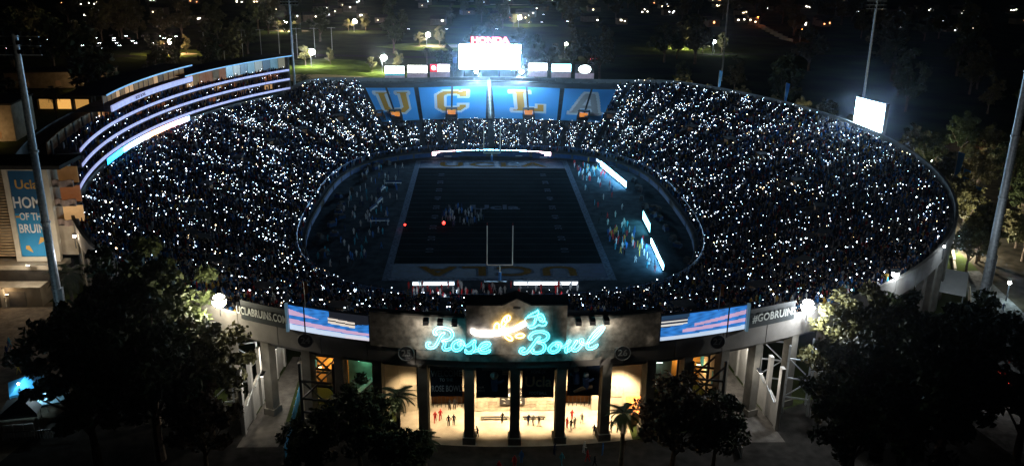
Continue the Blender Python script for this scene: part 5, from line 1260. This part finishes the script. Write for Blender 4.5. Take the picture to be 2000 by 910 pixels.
zones = [(78,90,-118,-97,16,'on the east plaza'),(-88,-74,-118,-100,10,'on the west plaza'),(-6,12,-141,-136.5,9,'on the dark step below the entrance'),(92,104,-104,-88,6,'near the thick east mast')]
for x0, x1, y0, y1, n, lb in zones:
    for i in range(n):
        tp = r.choice(list(CLO)); bt = r.choice(('denim','black','khaki','navy'))
        person(r.choice((0,1,1,3)), (r.uniform(x0,x1), r.uniform(y0,y1), GZ+.01), r.uniform(0,6.3), tp, bt, 'person in %s top and %s trousers %s' % (tp, bt, lb), 'people '+lb)
# teams, band and sideline crowds on the field
def fieldp(x, y, tp, bt, lb, grp, z=.03): person(r.choice((0,0,1,3)), (x,y,z), r.uniform(0,6.3), tp, bt, lb, grp, 'field_person')
for i in range(60):
    a = r.uniform(0,2*PI); q = r.uniform(.15,1)**.6
    tp = r.choice(('blue','white','grey','navy')); fieldp(-9.5+6.5*q*math.cos(a), -10+8.5*q*math.sin(a), tp, r.choice(('white','grey','navy')), 'player in %s jersey in the huddle on the dark field' % tp, 'players in the huddle')
for i in range(130):
    x, y = 27.5+r.uniform(0,9.5), r.choice((r.uniform(-50,48),r.gauss(-30,9),r.gauss(38,8))); tp = r.choice(('red','white','white','blue','white','black','teal','red','gold')); fieldp(x, y, tp, r.choice(('white','khaki','black','navy')), 'person in %s on the right sideline before the lit boards' % tp, 'people on the right sideline', .01)
for i in range(110):
    x, y = -28-r.uniform(0,15), r.uniform(-48,46); tp = r.choice(('white','white','blue','navy','black','teal')); fieldp(x, y, tp, r.choice(('white','navy','black')), 'person in %s on the left sideline' % tp, 'people on the left sideline', .01)
for i in range(90):
    x, y = r.uniform(-20,18), -60.5-r.uniform(0,9); tp = r.choice(('red','red','white','white')); fieldp(x, y, tp, r.choice(('white','red','black')), 'person in %s behind the near goal post' % tp, 'people behind the near goal', .01)
for i, (x0, x1, c, es, lb) in enumerate(((-19,-10,(.75,.92,1),2.6,'icy lit board behind the near end line left of the goal post'),(3,17,(.85,.93,1),2.2,'icy lit board behind the near end line right of the goal post'))):
    ribbon('ribbon_board', [(x1,-59.4),(x0,-59.4)], .25, .75, mat('near_board_light_%d' % i,(.9,.9,1),.5,emit=c,es=es*1.1), lb, both=True)  # glowing face toward the field is added to brighten the goal post
ribbon('ribbon_board', [(1.5,-59.6),(-3.5,-59.6)], .2, .8, mat('near_board_pink',(.9,.6,.6),.5,emit=(1,.5,.5),es=.7), 'dim pink board behind the near goal post stem')
for i, (x, y, lb) in enumerate(((-13.8,-19,'large'),(-23.8,-20.5,'small'))):
    o = thing('signal_light', lb+' red signal light on a tripod at the field', 'light', (x,y,0)); 
    for k in range(3): MB().beam((.4*math.cos(k*2.1),.4*math.sin(k*2.1),0),(0,0,1.2),.04).build('leg', DARKM, o)
    MB().sphere(0,0,1.4,.42 if i == 0 else .28,10,6).build('lens', mat('red_signal_light',(1,.1,.1),.5,emit=(1,.03,.02),es=9,sample=False), o)
for i, (x, y, rz) in enumerate(((-31,25,0),(-33.5,18,1.4),(-34,-2,1.3),(-33,5,1.4),(-31,-14,0))):
    o = thing('team_bench', 'pale bench with blue back rest on the left sideline '+('nearest the far corner','second along','beside the drum table','in the middle','closest to the red light')[i], 'bench', (x,y,0), rz)
    MB().box(0,0,.42,5,.45,.08).build('seat', WHITE, o); MB().box(0,.25,.6,5,.06,.5).build('backrest', PADB, o)
    for sx in (-2.2,0,2.2): MB().box(sx,0,0,.08,.4,.42).build('leg', STEEL, o)
for i in range(34):
    s_ = -1 if i % 2 else 1; a_ = r.uniform(-1.0,1.0); x = s_*(43+r.uniform(-2,3)-8*abs(a_)**3); y = 52*a_
    if s_ > 0 and (abs(y-33) < 16 or abs(y+33) < 21): x = 44.5
    o = thing('equipment_cart', ('black','navy')[i//2 % 2]+' wheeled equipment cart parked by the '+('left' if s_ < 0 else 'right')+' field wall', 'cart', (x,y,0), r.uniform(0,3), 'equipment carts round the field')
    MB().box(0,0,.3,2.2,1.2,.9,tx=.94).build('body', (DARKM, PADB)[i//2 % 2], o); MB().box(0,0,1.2,1.4,.9,.45,tx=.9).build('cover', CON_D, o)
    for wx in (-.8,.8):
        for wy in (-.55,.55): MB().tube([(wx,wy-.06,.2),(wx,wy+.06,.2)], .2, 8).build('wheel', DARKM, o)
for i, (x, lb) in enumerate(((-27.4,'left'),(26.9,'right'))):
    o = thing('small_flag', 'orange pennant on a pole above the picture screen at the '+('web address' if i == 0 else 'hashtag')+' banner', 'flag', (x,yrim(x,.9),25.9)); MB().lathe([(.05,-1),(.04,2.8)]).build('pole', STEEL, o); MB().add([(0,0,2.8),(.5,0,2.6),(.45,.05,1.2),(0,0,1.0),(0,.04,2.8),(.5,.04,2.6),(.45,.09,1.2),(0,.04,1.0)],[(0,1,2,3),(7,6,5,4),(0,4,5,1),(1,5,6,2),(2,6,7,3),(3,7,4,0)]).build('flag', mat('orange_flag',(.7,.2,.03),.7), o)
for i, (x0, x1) in enumerate(((-22,-8),(7,21))):
    ribbon('ribbon_board', [(x1,-69.0),(x0,-69.0)], .3, .9, mat('added_board_light',(.9,.9,1),.5,emit=(.8,.9,1),es=7), 'low glowing board added along the field wall under the near stand '+('left' if i == 0 else 'right')+' of the goal post')  # added boards, lighting the backs of the people behind the goal
# ground flood lamps washing the sign wall; the palms throw their shadows on it; the middle one is added fill
for i, (x, y, e) in enumerate(((-13.6,-144.5,12000),(12.4,-146.0,12000),(0,-150.5,9000))):
    l = thing('ground_flood', 'ground flood lamp aimed at the sign wall '+('past the left palm','past the right palm','as added fill from mid forecourt')[i], 'flood lamp', (x,y,GZ))
    MB().box(0,0,.1,.7,.4,.5).build('housing', DARKM, l); MB().box(0,.22,.16,.6,.03,.38).build('lens', mat('flood_lens',(1,.95,.85),.5,emit=(1,.92,.8),es=4,sample=False), l); MB().box(0,0,0,.3,.3,.1).build('bracket', DARKM, l)
    o = lamp_light('ground_light', (x,y+.4,GZ+.6), e, (1,.9,.76), None,   .12, 42 if i < 2 else 24, (x*1.0,-134.8,24.5 if i < 2 else 25.6))
# ================================================================ added box of even thin haze; its scatter stands in for lens bloom
hz = MB().add([(-2700,-2700,5.5),(2700,-2700,5.5),(2700,2700,5.5),(-2700,2700,5.5),(-2700,-2700,82),(2700,-2700,82),(2700,2700,82),(-2700,2700,82)],[(3,2,1,0),(4,5,6,7),(0,1,5,4),(1,2,6,5),(2,3,7,6),(3,0,4,7)])
hz.v = [(x,y,-1.5 if z < 50 else z) for x,y,z in hz.v]
ho = hz.build('haze'); hm = bpy.data.materials.new('bloom_haze'); hm.use_nodes = True
n_ = hm.node_tree; n_.nodes.remove(n_.nodes['Principled BSDF']); pvn = n_.nodes.new('ShaderNodeVolumePrincipled')
pvn.inputs['Color'].default_value = (.75,.85,1,1); pvn.inputs['Density'].default_value = .00006; pvn.inputs['Anisotropy'].default_value = .97
n_.links.new(pvn.outputs[0], n_.nodes['Material Output'].inputs['Volume']); ho.data.materials.append(hm)
tag(ho, 'added thin haze box giving lamps their halo over the stadium and park', 'haze', kind='stuff')
